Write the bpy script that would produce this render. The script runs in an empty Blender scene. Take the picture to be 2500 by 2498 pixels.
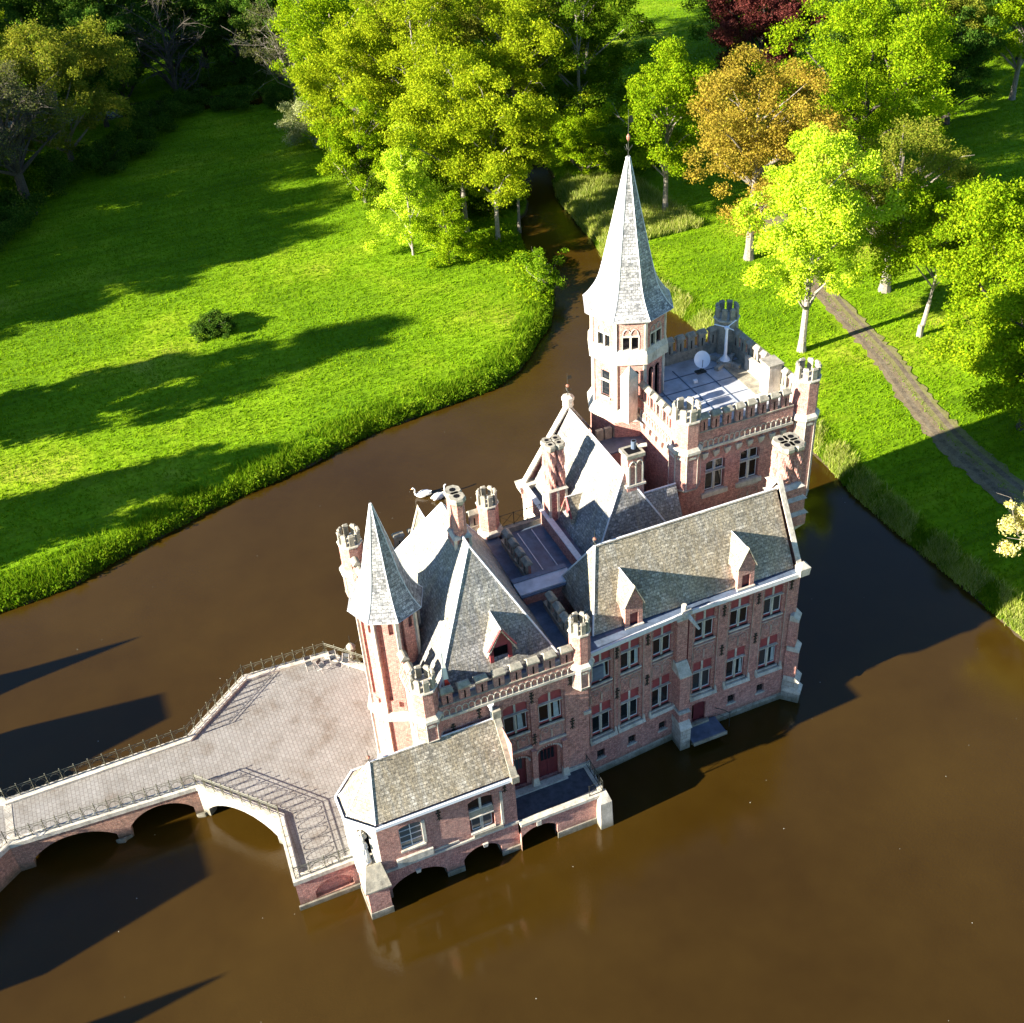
import bpy, math, random
import numpy as np
from mathutils import Matrix, Vector
random.seed(7)
PI = math.pi
sc = bpy.context.scene
COL = sc.collection

# ------------------------------------------------------------------ camera
YAW, PIT, ROL, CAMH = 0.35854176, 0.65365292, -0.06929087, 60.0
fw = Vector((math.sin(YAW)*math.cos(PIT), math.cos(YAW)*math.cos(PIT), -math.sin(PIT)))
r0 = Vector((math.cos(YAW), -math.sin(YAW), 0)); u0 = r0.cross(fw)
rt = math.cos(ROL)*r0 + math.sin(ROL)*u0; up = -math.sin(ROL)*r0 + math.cos(ROL)*u0
cd = bpy.data.cameras.new('camera'); cam = bpy.data.objects.new('camera', cd); COL.objects.link(cam)
cd.sensor_width = 36; cd.lens = 36*2917/2500; cd.clip_start = 0.5; cd.clip_end = 3000
M = Matrix.Identity(4)
for i in range(3):
    M[i][0] = rt[i]; M[i][1] = up[i]; M[i][2] = -fw[i]
M[2][3] = CAMH
cam.matrix_world = M
sc.camera = cam

# ------------------------------------------------------------------ sky, sun, exposure
SUN_DIR = 3.2      # degrees: shadows run along +X, turned this much towards +Y
SUN_EL = 20.0
w = bpy.data.worlds.new('World'); sc.world = w; w.use_nodes = True
nt = w.node_tree; bg = nt.nodes['Background']
sky = nt.nodes.new('ShaderNodeTexSky'); sky.sky_type = 'NISHITA'; sky.sun_disc = False
tos = Vector((-math.cos(math.radians(SUN_DIR)), -math.sin(math.radians(SUN_DIR)), math.tan(math.radians(SUN_EL)))).normalized()
sky.sun_elevation = math.radians(SUN_EL); sky.sun_rotation = math.atan2(tos.x, tos.y)
sky.air_density = 1.0; sky.dust_density = 0.0; sky.ozone_density = 5.0
nt.links.new(sky.outputs[0], bg.inputs[0]); bg.inputs[1].default_value = 0.05
sd = bpy.data.lights.new('sun', 'SUN'); sd.energy = 5.0; sd.angle = math.radians(0.53); sd.color = (1.0, 0.91, 0.77)
so = bpy.data.objects.new('sun', sd); COL.objects.link(so); so.location = (-60, 0, 60)
so.rotation_euler = tos.to_track_quat('Z', 'Y').to_euler()
sc.view_settings.view_transform = 'Standard'; sc.view_settings.look = 'None'
sc.view_settings.exposure = 2.3; sc.view_settings.gamma = 1.0
sc.render.engine = 'CYCLES'
try:
    sc.cycles.max_bounces = 6; sc.cycles.transparent_max_bounces = 6
except Exception: pass

# ------------------------------------------------------------------ materials
MATS = {}
def nm(name):
    m = bpy.data.materials.new(name); m.use_nodes = True
    t = m.node_tree; p = t.nodes['Principled BSDF']; MATS[name] = m
    return m, t, p
def N(t, ty, **k):
    n = t.nodes.new(ty)
    for a, b in k.items():
        if a.startswith('i_'): n.inputs[a[2:].replace('_', ' ')].default_value = b
        else: setattr(n, a, b)
    return n
def ramp(t, src, stops, interp='LINEAR'):
    r = t.nodes.new('ShaderNodeValToRGB'); r.color_ramp.interpolation = interp
    e = r.color_ramp.elements
    while len(e) < len(stops): e.new(0.5)
    for q, (pos, c) in zip(e, stops): q.position = pos; q.color = (*c, 1) if len(c) == 3 else c
    t.links.new(src, r.inputs[0]); return r.outputs[0]
def mixc(t, fac, a, b, mode='MIX'):
    n = t.nodes.new('ShaderNodeMix'); n.data_type = 'RGBA'; n.blend_type = mode
    for i, v in ((0, fac), (6, a), (7, b)):
        if hasattr(v, 'is_linked'): t.links.new(v, n.inputs[i])
        else: n.inputs[i].default_value = v if i == 0 else (*v, 1)
    return n.outputs[2]
def pos(t):
    return t.nodes.new('ShaderNodeNewGeometry').outputs['Position']
def noise(t, vec, scale, detail=3, rough=0.6):
    n = N(t, 'ShaderNodeTexNoise'); n.inputs['Scale'].default_value = scale
    n.inputs['Detail'].default_value = detail; n.inputs['Roughness'].default_value = rough
    t.links.new(vec, n.inputs['Vector']); return n.outputs['Fac']
def scaled(t, vec, s):
    m = N(t, 'ShaderNodeMapping'); m.inputs['Scale'].default_value = s; t.links.new(vec, m.inputs['Vector']); return m.outputs[0]
def surfuv(t):
    """coordinates that lie in the plane of each face: along it, and up its slope"""
    g = t.nodes.new('ShaderNodeNewGeometry')
    def vm(op, a, b):
        n = N(t, 'ShaderNodeVectorMath', operation=op)
        for i, v in enumerate((a, b)):
            if isinstance(v, tuple): n.inputs[i].default_value = v
            elif v is not None: t.links.new(v, n.inputs[i])
        return n
    c = vm('CROSS_PRODUCT', (0.0012, 0.0007, 1), g.outputs['True Normal']); T = vm('NORMALIZE', c.outputs[0], None)
    B = vm('CROSS_PRODUCT', g.outputs['True Normal'], T.outputs[0])
    u = vm('DOT_PRODUCT', g.outputs['Position'], T.outputs[0]); v = vm('DOT_PRODUCT', g.outputs['Position'], B.outputs[0])
    cb = N(t, 'ShaderNodeCombineXYZ'); t.links.new(u.outputs['Value'], cb.inputs[0]); t.links.new(v.outputs['Value'], cb.inputs[1])
    return cb.outputs[0], g.outputs['Position']
def bump(t, p, h, dist, strength=1.0):
    b = N(t, 'ShaderNodeBump'); b.inputs['Distance'].default_value = dist; b.inputs['Strength'].default_value = strength
    t.links.new(h, b.inputs['Height']); t.links.new(b.outputs[0], p.inputs['Normal'])
def brickmat(name, c1, c2, mortar, stain, bw=0.24, rh=0.08, rough=0.9, stain_amt=0.45):
    m, t, p = nm(name); uv, P = surfuv(t)
    b = N(t, 'ShaderNodeTexBrick'); t.links.new(uv, b.inputs['Vector'])
    b.inputs['Scale'].default_value = 1; b.inputs['Brick Width'].default_value = bw; b.inputs['Row Height'].default_value = rh
    b.inputs['Mortar Size'].default_value = rh*0.09; b.inputs['Color1'].default_value = (*c1, 1); b.inputs['Color2'].default_value = (*c2, 1)
    b.inputs['Mortar'].default_value = (*mortar, 1); b.inputs['Bias'].default_value = 0.0
    sp = ramp(t, noise(t, P, 5.5, 4, 0.85), [(0.36, (0.5,)*3), (0.5, (1,)*3), (0.64, (1.75, 1.7, 1.6))])
    c = mixc(t, 0.85, b.outputs['Color'], sp, 'MULTIPLY')
    s = ramp(t, noise(t, scaled(t, P, (1, 1, 0.45)), 0.8, 5, 0.65), [(0.45, (0,)*3), (0.7, (1,)*3)])
    sm = N(t, 'ShaderNodeMath', operation='MULTIPLY'); t.links.new(s, sm.inputs[0]); sm.inputs[1].default_value = stain_amt
    c = mixc(t, sm.outputs[0], c, stain)
    sxz = N(t, 'ShaderNodeSeparateXYZ'); t.links.new(P, sxz.inputs[0])
    ad = N(t, 'ShaderNodeMath', operation='MULTIPLY_ADD'); t.links.new(noise(t, P, 1.3, 4, 0.7), ad.inputs[0]); ad.inputs[1].default_value = -1.3; t.links.new(sxz.outputs[2], ad.inputs[2])
    dm = N(t, 'ShaderNodeMapRange'); dm.inputs['From Min'].default_value = -0.55; dm.inputs['From Max'].default_value = 0.25; dm.inputs['To Min'].default_value = 0.8; dm.inputs['To Max'].default_value = 0.0
    t.links.new(ad.outputs[0], dm.inputs['Value']); c = mixc(t, dm.outputs[0], c, (0.07, 0.065, 0.035))
    t.links.new(c, p.inputs['Base Color']); p.inputs['Roughness'].default_value = rough
    p.inputs['Specular IOR Level'].default_value = 0.2
    bump(t, p, b.outputs['Fac'], -0.01, 0.6)
    return m
brickmat('brick', (0.43, 0.18, 0.145), (0.33, 0.125, 0.10), (0.46, 0.36, 0.31), (0.47, 0.31, 0.26))
brickmat('old_brick', (0.30, 0.13, 0.09), (0.42, 0.20, 0.13), (0.33, 0.28, 0.23), (0.16, 0.13, 0.10), stain_amt=0.6)

def stonemat(name, c1, c2, c3, sc_=1.3, rough=0.85, joints=0.0):
    m, t, p = nm(name); uv, P = surfuv(t)
    f = noise(t, P, sc_, 6, 0.7)
    c = ramp(t, f, [(0.3, c2), (0.5, c1), (0.68, c3)])
    f2 = noise(t, P, 14, 2, 0.7); c = mixc(t, 0.35, c, ramp(t, f2, [(0.3, (0.45,)*3), (0.6, (1.2,)*3)]), 'MULTIPLY')
    if joints:
        b = N(t, 'ShaderNodeTexBrick'); t.links.new(uv, b.inputs['Vector']); b.inputs['Scale'].default_value = 1
        b.inputs['Brick Width'].default_value = joints*1.8; b.inputs['Row Height'].default_value = joints
        b.inputs['Mortar Size'].default_value = 0.012; b.inputs['Color1'].default_value = (1, 1, 1, 1)
        b.inputs['Color2'].default_value = (0.82, 0.82, 0.82, 1); b.inputs['Mortar'].default_value = (0.4, 0.37, 0.33, 1)
        c = mixc(t, 1.0, c, b.outputs['Color'], 'MULTIPLY')
    gr = ramp(t, noise(t, scaled(t, P, (1.6, 1.6, 0.5)), 1.5, 5, 0.7), [(0.46, (0,)*3), (0.66, (0.6,)*3)]); c = mixc(t, gr, c, (0.20, 0.18, 0.14))
    sxz = N(t, 'ShaderNodeSeparateXYZ'); t.links.new(P, sxz.inputs[0])
    ad = N(t, 'ShaderNodeMath', operation='MULTIPLY_ADD'); t.links.new(noise(t, P, 1.3, 4, 0.7), ad.inputs[0]); ad.inputs[1].default_value = -1.3; t.links.new(sxz.outputs[2], ad.inputs[2])
    dm = N(t, 'ShaderNodeMapRange'); dm.inputs['From Min'].default_value = -0.55; dm.inputs['From Max'].default_value = 0.25; dm.inputs['To Min'].default_value = 0.8; dm.inputs['To Max'].default_value = 0.0
    t.links.new(ad.outputs[0], dm.inputs['Value']); c = mixc(t, dm.outputs[0], c, (0.07, 0.065, 0.035))
    t.links.new(c, p.inputs['Base Color']); p.inputs['Roughness'].default_value = rough; p.inputs['Specular IOR Level'].default_value = 0.25
    bump(t, p, f2, 0.02, 0.5)
    return m
stonemat('stone', (0.52, 0.48, 0.40), (0.36, 0.34, 0.29), (0.62, 0.58, 0.50))
stonemat('old_stone', (0.30, 0.28, 0.22), (0.13, 0.12, 0.10), (0.42, 0.37, 0.28), 2.2)
stonemat('block_stone', (0.46, 0.43, 0.37), (0.26, 0.25, 0.22), (0.58, 0.54, 0.46), 1.0, joints=0.35)

def slatemat(name, dark, mid, light, lichen, bw=0.26, rh=0.19, thresh=0.5):
    m, t, p = nm(name); uv, P = surfuv(t)
    b = N(t, 'ShaderNodeTexBrick'); t.links.new(uv, b.inputs['Vector']); b.inputs['Scale'].default_value = 1
    b.inputs['Brick Width'].default_value = bw; b.inputs['Row Height'].default_value = rh; b.inputs['Mortar Size'].default_value = 0.014
    b.inputs['Color1'].default_value = (0, 0, 0, 1); b.inputs['Color2'].default_value = (1, 1, 1, 1); b.inputs['Mortar'].default_value = (0.1, 0.1, 0.1, 1)
    c = ramp(t, b.outputs['Color'], [(0.0, dark), (0.45, mid), (0.75, mid), (1.0, light)])
    lf = noise(t, scaled(t, uv, (1.6, 0.22, 1)), 1.0, 6, 0.74)
    lm = ramp(t, lf, [(thresh-0.08, (0,)*3), (thresh+0.12, (0.7,)*3)])
    c = mixc(t, lm, c, lichen)
    sp2 = ramp(t, noise(t, P, 6.5, 4, 0.85), [(0.36, (0.45,)*3), (0.5, (1,)*3), (0.62, (1.8,)*3)])
    c = mixc(t, 0.85, c, sp2, 'MULTIPLY')
    pt = ramp(t, noise(t, P, 0.7, 4, 0.6), [(0.35, (0.7,)*3), (0.6, (1.15,)*3)]); c = mixc(t, 0.8, c, pt, 'MULTIPLY')
    mo = ramp(t, b.outputs['Fac'], [(0, (1,)*3), (1, (0.65,)*3)]); c = mixc(t, 1.0, c, mo, 'MULTIPLY')
    t.links.new(c, p.inputs['Base Color']); p.inputs['Roughness'].default_value = 0.62
    hs = N(t, 'ShaderNodeMath', operation='ADD'); t.links.new(noise(t, P, 5, 4, 0.7), hs.inputs[0]); t.links.new(b.outputs['Color'], hs.inputs[1])
    bump(t, p, hs.outputs[0], 0.03, 0.8)
    return m
slatemat('slate', (0.13, 0.135, 0.135), (0.23, 0.23, 0.225), (0.34, 0.335, 0.32), (0.26, 0.235, 0.17))
slatemat('mossy_slate', (0.15, 0.138, 0.11), (0.275, 0.255, 0.21), (0.41, 0.385, 0.325), (0.24, 0.195, 0.12), thresh=0.46)
slatemat('spire_slate', (0.12, 0.125, 0.13), (0.28, 0.28, 0.28), (0.42, 0.415, 0.40), (0.33, 0.32, 0.28), thresh=0.6)

def plain(name, c, rough=0.6, metal=0.0, spec=0.5, var=0.25, sc_=4.0):
    m, t, p = nm(name)
    f = noise(t, pos(t), sc_, 4, 0.65)
    lo = tuple(x*(1-var) for x in c); hi = tuple(min(1, x*(1+var)) for x in c)
    t.links.new(ramp(t, f, [(0.3, lo), (0.7, hi)]), p.inputs['Base Color'])
    p.inputs['Roughness'].default_value = rough; p.inputs['Metallic'].default_value = metal; p.inputs['Specular IOR Level'].default_value = spec
    return m
stonemat('trim', (0.46, 0.33, 0.27), (0.36, 0.23, 0.18), (0.52, 0.42, 0.35), 2.0)
plain('lead', (0.085, 0.115, 0.165), 0.5, 0.0, var=0.4, sc_=1.5)
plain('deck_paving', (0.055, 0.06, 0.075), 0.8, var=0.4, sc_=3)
plain('lead_light', (0.44, 0.46, 0.50), 0.5, 0.1, var=0.3, sc_=0.9)
plain('ridge_metal', (0.62, 0.62, 0.62), 0.5, 0.0, var=0.15)
plain('white_paint', (0.72, 0.72, 0.70), 0.5, var=0.06)
plain('white_gloss', (0.85, 0.87, 0.9), 0.3, var=0.03)
plain('red_paint', (0.30, 0.055, 0.06), 0.55, var=0.2)
plain('dark_red_paint', (0.13, 0.02, 0.025), 0.5, var=0.2)
plain('iron', (0.035, 0.037, 0.03), 0.55, 0.4, var=0.4)
plain('railing_iron', (0.085, 0.085, 0.055), 0.6, 0.2, var=0.4)
plain('dark_inside', (0.006, 0.006, 0.007), 0.9, spec=0.1, var=0.2)  # near-black stands in for the shade within slits, flues, vaults and openings
plain('glass', (0.012, 0.015, 0.018), 0.08, 0.0, spec=0.6, var=0.2)
def glassvar():
    m = MATS['glass']; t = m.node_tree; p = t.nodes['Principled BSDF']; oi = t.nodes.new('ShaderNodeObjectInfo')
    t.links.new(ramp(t, oi.outputs['Random'], [(0.0, (0.006, 0.007, 0.008)), (0.6, (0.012, 0.016, 0.02)), (0.85, (0.03, 0.045, 0.055)), (1.0, (0.08, 0.10, 0.11))]), p.inputs['Base Color'])  # paler, bluer panes: reflected sky put into the base colour
glassvar()
plain('curtain', (0.30, 0.36, 0.38), 0.8, var=0.2)
plain('statue_stone', (0.75, 0.73, 0.68), 0.7, var=0.1)
plain('flag_white', (0.8, 0.78, 0.72), 0.8, var=0.05)
plain('flag_red', (0.75, 0.06, 0.03), 0.8, var=0.05)
plain('flag_green', (0.15, 0.3, 0.05), 0.8, var=0.05)
plain('feathers', (0.85, 0.84, 0.80), 0.7, var=0.04)
plain('beak', (0.7, 0.25, 0.03), 0.5, var=0.1)
plain('copper', (0.35, 0.15, 0.10), 0.6, 0.3)
plain('chair_seat', (0.05, 0.055, 0.06), 0.6, var=0.1)
plain('chair_wood', (0.42, 0.38, 0.34), 0.6, var=0.1)
plain('bark', (0.055, 0.046, 0.035), 0.9, var=0.5, sc_=6)
plain('pale_bark', (0.20, 0.175, 0.14), 0.9, var=0.4, sc_=6)
plain('lime_bark', (0.26, 0.23, 0.19), 0.9, var=0.4, sc_=6)
plain('reed_green', (0.12, 0.16, 0.03), 0.8, var=0.3)
plain('leaf_litter', (0.62, 0.60, 0.50), 0.8, var=0.2)

def paving():
    m, t, p = nm('paving'); P = pos(t)
    mp = N(t, 'ShaderNodeMapping'); mp.inputs['Rotation'].default_value = (0, 0, PI/2); t.links.new(P, mp.inputs['Vector'])
    b = N(t, 'ShaderNodeTexBrick'); t.links.new(mp.outputs[0], b.inputs['Vector']); b.inputs['Scale'].default_value = 1
    b.inputs['Brick Width'].default_value = 0.38; b.inputs['Row Height'].default_value = 0.24; b.inputs['Mortar Size'].default_value = 0.014
    b.inputs['Color1'].default_value = (0.245, 0.238, 0.222, 1); b.inputs['Color2'].default_value = (0.205, 0.198, 0.184, 1); b.inputs['Mortar'].default_value = (0.125, 0.112, 0.098, 1)
    f = noise(t, P, 0.55, 5, 0.65); s = ramp(t, f, [(0.30, (0.68, 0.60, 0.52)), (0.48, (0.95, 0.93, 0.9)), (0.75, (1.15, 1.15, 1.15))])
    c = mixc(t, 1.0, b.outputs['Color'], s, 'MULTIPLY')
    c = mixc(t, 0.4, c, ramp(t, noise(t, P, 11, 2, 0.7), [(0.35, (0.6,)*3), (0.6, (1.15,)*3)]), 'MULTIPLY')
    t.links.new(c, p.inputs['Base Color']); p.inputs['Roughness'].default_value = 0.85
    bump(t, p, b.outputs['Fac'], -0.012, 0.5)
paving()

def grassmat():
    m, t, p = nm('grass_ground'); P = pos(t)
    f = noise(t, P, 0.07, 5, 0.6); f2 = noise(t, P, 2.6, 4, 0.7)
    c = ramp(t, f, [(0.35, (0.10, 0.20, 0.003)), (0.52, (0.15, 0.27, 0.004)), (0.62, (0.22, 0.32, 0.010)), (0.72, (0.34, 0.35, 0.04))])
    c = mixc(t, 0.55, c, ramp(t, f2, [(0.3, (0.5, 0.55, 0.5)), (0.5, (1, 1, 1)), (0.7, (1.5, 1.35, 1.3))]), 'MULTIPLY')
    mp = N(t, 'ShaderNodeMapping'); mp.inputs['Rotation'].default_value = (0, 0, math.radians(-38)); mp.inputs['Scale'].default_value = (0.12, 1.3, 1)
    t.links.new(P, mp.inputs['Vector'])
    c = mixc(t, 0.65, c, ramp(t, noise(t, mp.outputs[0], 0.8, 3, 0.6), [(0.35, (0.6, 0.62, 0.6)), (0.55, (1.1, 1.1, 1.1))]), 'MULTIPLY')
    # mud below the water line, by height only
    sx = N(t, 'ShaderNodeSeparateXYZ'); t.links.new(P, sx.inputs[0])
    mr = N(t, 'ShaderNodeMapRange'); mr.inputs['From Min'].default_value = 0.12; mr.inputs['From Max'].default_value = 0.3
    t.links.new(sx.outputs[2], mr.inputs['Value'])
    c = mixc(t, mr.outputs[0], (0.06, 0.045, 0.025), c)
    t.links.new(c, p.inputs['Base Color']); p.inputs['Roughness'].default_value = 0.95; p.inputs['Specular IOR Level'].default_value = 0.1
    a = N(t, 'ShaderNodeMath', operation='ADD'); t.links.new(noise(t, P, 2.2, 5, 0.8), a.inputs[0]); t.links.new(noise(t, mp.outputs[0], 1.5, 3), a.inputs[1])
    bump(t, p, a.outputs[0], 0.2, 0.8)
grassmat()
def bladesmat(name, c1, c2, c3):
    m, t, p = nm(name); g = t.nodes.new('ShaderNodeNewGeometry')
    c = ramp(t, g.outputs['Random Per Island'], [(0.0, c1), (0.5, c2), (1.0, c3)])
    f = noise(t, g.outputs['Position'], 0.35, 4, 0.6)
    c = mixc(t, 0.7, c, ramp(t, f, [(0.3, (0.6, 0.7, 0.6)), (0.6, (1.15, 1.1, 1))]), 'MULTIPLY')
    for n in list(t.nodes):
        if n.type == 'BSDF_PRINCIPLED': t.nodes.remove(n)
    out = t.nodes['Material Output']
    d = N(t, 'ShaderNodeBsdfDiffuse'); tr = N(t, 'ShaderNodeBsdfTranslucent'); mx = N(t, 'ShaderNodeMixShader'); mx.inputs[0].default_value = 0.38
    t.links.new(c, d.inputs[0]); tc = mixc(t, 1.0, c, (1.25, 1.25, 0.6), 'MULTIPLY'); t.links.new(tc, tr.inputs[0])
    t.links.new(d.outputs[0], mx.inputs[1]); t.links.new(tr.outputs[0], mx.inputs[2]); t.links.new(mx.outputs[0], out.inputs[0])
LEAF = {
 'lime': ((0.26, 0.40, 0.01), (0.40, 0.54, 0.02), (0.54, 0.63, 0.08)),
 'fresh': ((0.11, 0.21, 0.005), (0.19, 0.29, 0.007), (0.29, 0.37, 0.012)),
 'green': ((0.05, 0.11, 0.006), (0.09, 0.16, 0.008), (0.15, 0.21, 0.012)),
 'yellow': ((0.15, 0.22, 0.008), (0.25, 0.32, 0.010), (0.35, 0.39, 0.018)),
 'olive': ((0.11, 0.15, 0.015), (0.18, 0.21, 0.02), (0.26, 0.25, 0.04)),
 'orange': ((0.18, 0.145, 0.015), (0.30, 0.21, 0.035), (0.38, 0.32, 0.04)),
 'red': ((0.06, 0.016, 0.018), (0.12, 0.03, 0.03), (0.19, 0.06, 0.05)),
 'pale': ((0.20, 0.24, 0.10), (0.30, 0.34, 0.16), (0.42, 0.42, 0.26)),
 'twig': ((0.06, 0.06, 0.04), (0.10, 0.10, 0.06), (0.15, 0.18, 0.04)),
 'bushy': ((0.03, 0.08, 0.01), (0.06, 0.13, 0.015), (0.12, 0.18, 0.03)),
 'blossom': ((0.42, 0.44, 0.10), (0.62, 0.58, 0.25), (0.70, 0.62, 0.38)),
 'meadow': ((0.10, 0.21, 0.003), (0.145, 0.27, 0.004), (0.22, 0.32, 0.010)),
 'lush': ((0.07, 0.16, 0.006), (0.13, 0.24, 0.008), (0.23, 0.32, 0.02)),
 'reeds': ((0.16, 0.24, 0.02), (0.30, 0.36, 0.06), (0.45, 0.44, 0.18)),
}
for k_, v_ in LEAF.items(): bladesmat('leaf_'+k_, *v_)

def trackmat(name, c1, c2, c3):
    m, t, p = nm(name); P = pos(t)
    c = ramp(t, noise(t, P, 1.6, 6, 0.8), [(0.36, c1), (0.5, c2), (0.64, c3)])
    c = mixc(t, 0.6, c, ramp(t, noise(t, P, 9, 3, 0.8), [(0.35, (0.6,)*3), (0.62, (1.25,)*3)]), 'MULTIPLY')
    t.links.new(c, p.inputs['Base Color']); p.inputs['Roughness'].default_value = 0.95
    bump(t, p, noise(t, P, 5, 4, 0.8), 0.06, 0.8)
trackmat('track_gravel', (0.13, 0.095, 0.05), (0.17, 0.13, 0.075), (0.21, 0.17, 0.105))
trackmat('track_rut', (0.07, 0.055, 0.035), (0.13, 0.10, 0.065), (0.18, 0.15, 0.10))
trackmat('track_moss', (0.12, 0.12, 0.03), (0.17, 0.16, 0.05), (0.20, 0.17, 0.09))
def watermat():
    m, t, p = nm('moat_water'); P = pos(t)
    c = ramp(t, noise(t, P, 0.045, 5, 0.65), [(0.35, (0.029, 0.0150, 0.0014)), (0.65, (0.044, 0.0245, 0.0032))])
    t.links.new(c, p.inputs['Base Color']); p.inputs['Roughness'].default_value = 0.012; p.inputs['IOR'].default_value = 1.33
    p.inputs['Specular IOR Level'].default_value = 0.56
    a = N(t, 'ShaderNodeMath', operation='ADD'); t.links.new(noise(t, scaled(t, P, (1.1, 3.2, 1)), 2.2, 3, 0.6), a.inputs[0])
    t.links.new(noise(t, scaled(t, P, (1, 2, 1)), 6.0, 3, 0.6), a.inputs[1])
    patch = ramp(t, noise(t, P, 0.05, 3, 0.5), [(0.42, (0.12,)*3), (0.6, (1,)*3)])
    b_ = N(t, 'ShaderNodeBump'); b_.inputs['Distance'].default_value = 0.012; t.links.new(patch, b_.inputs['Strength'])
    t.links.new(a.outputs[0], b_.inputs['Height']); t.links.new(b_.outputs[0], p.inputs['Normal'])
watermat()

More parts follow.
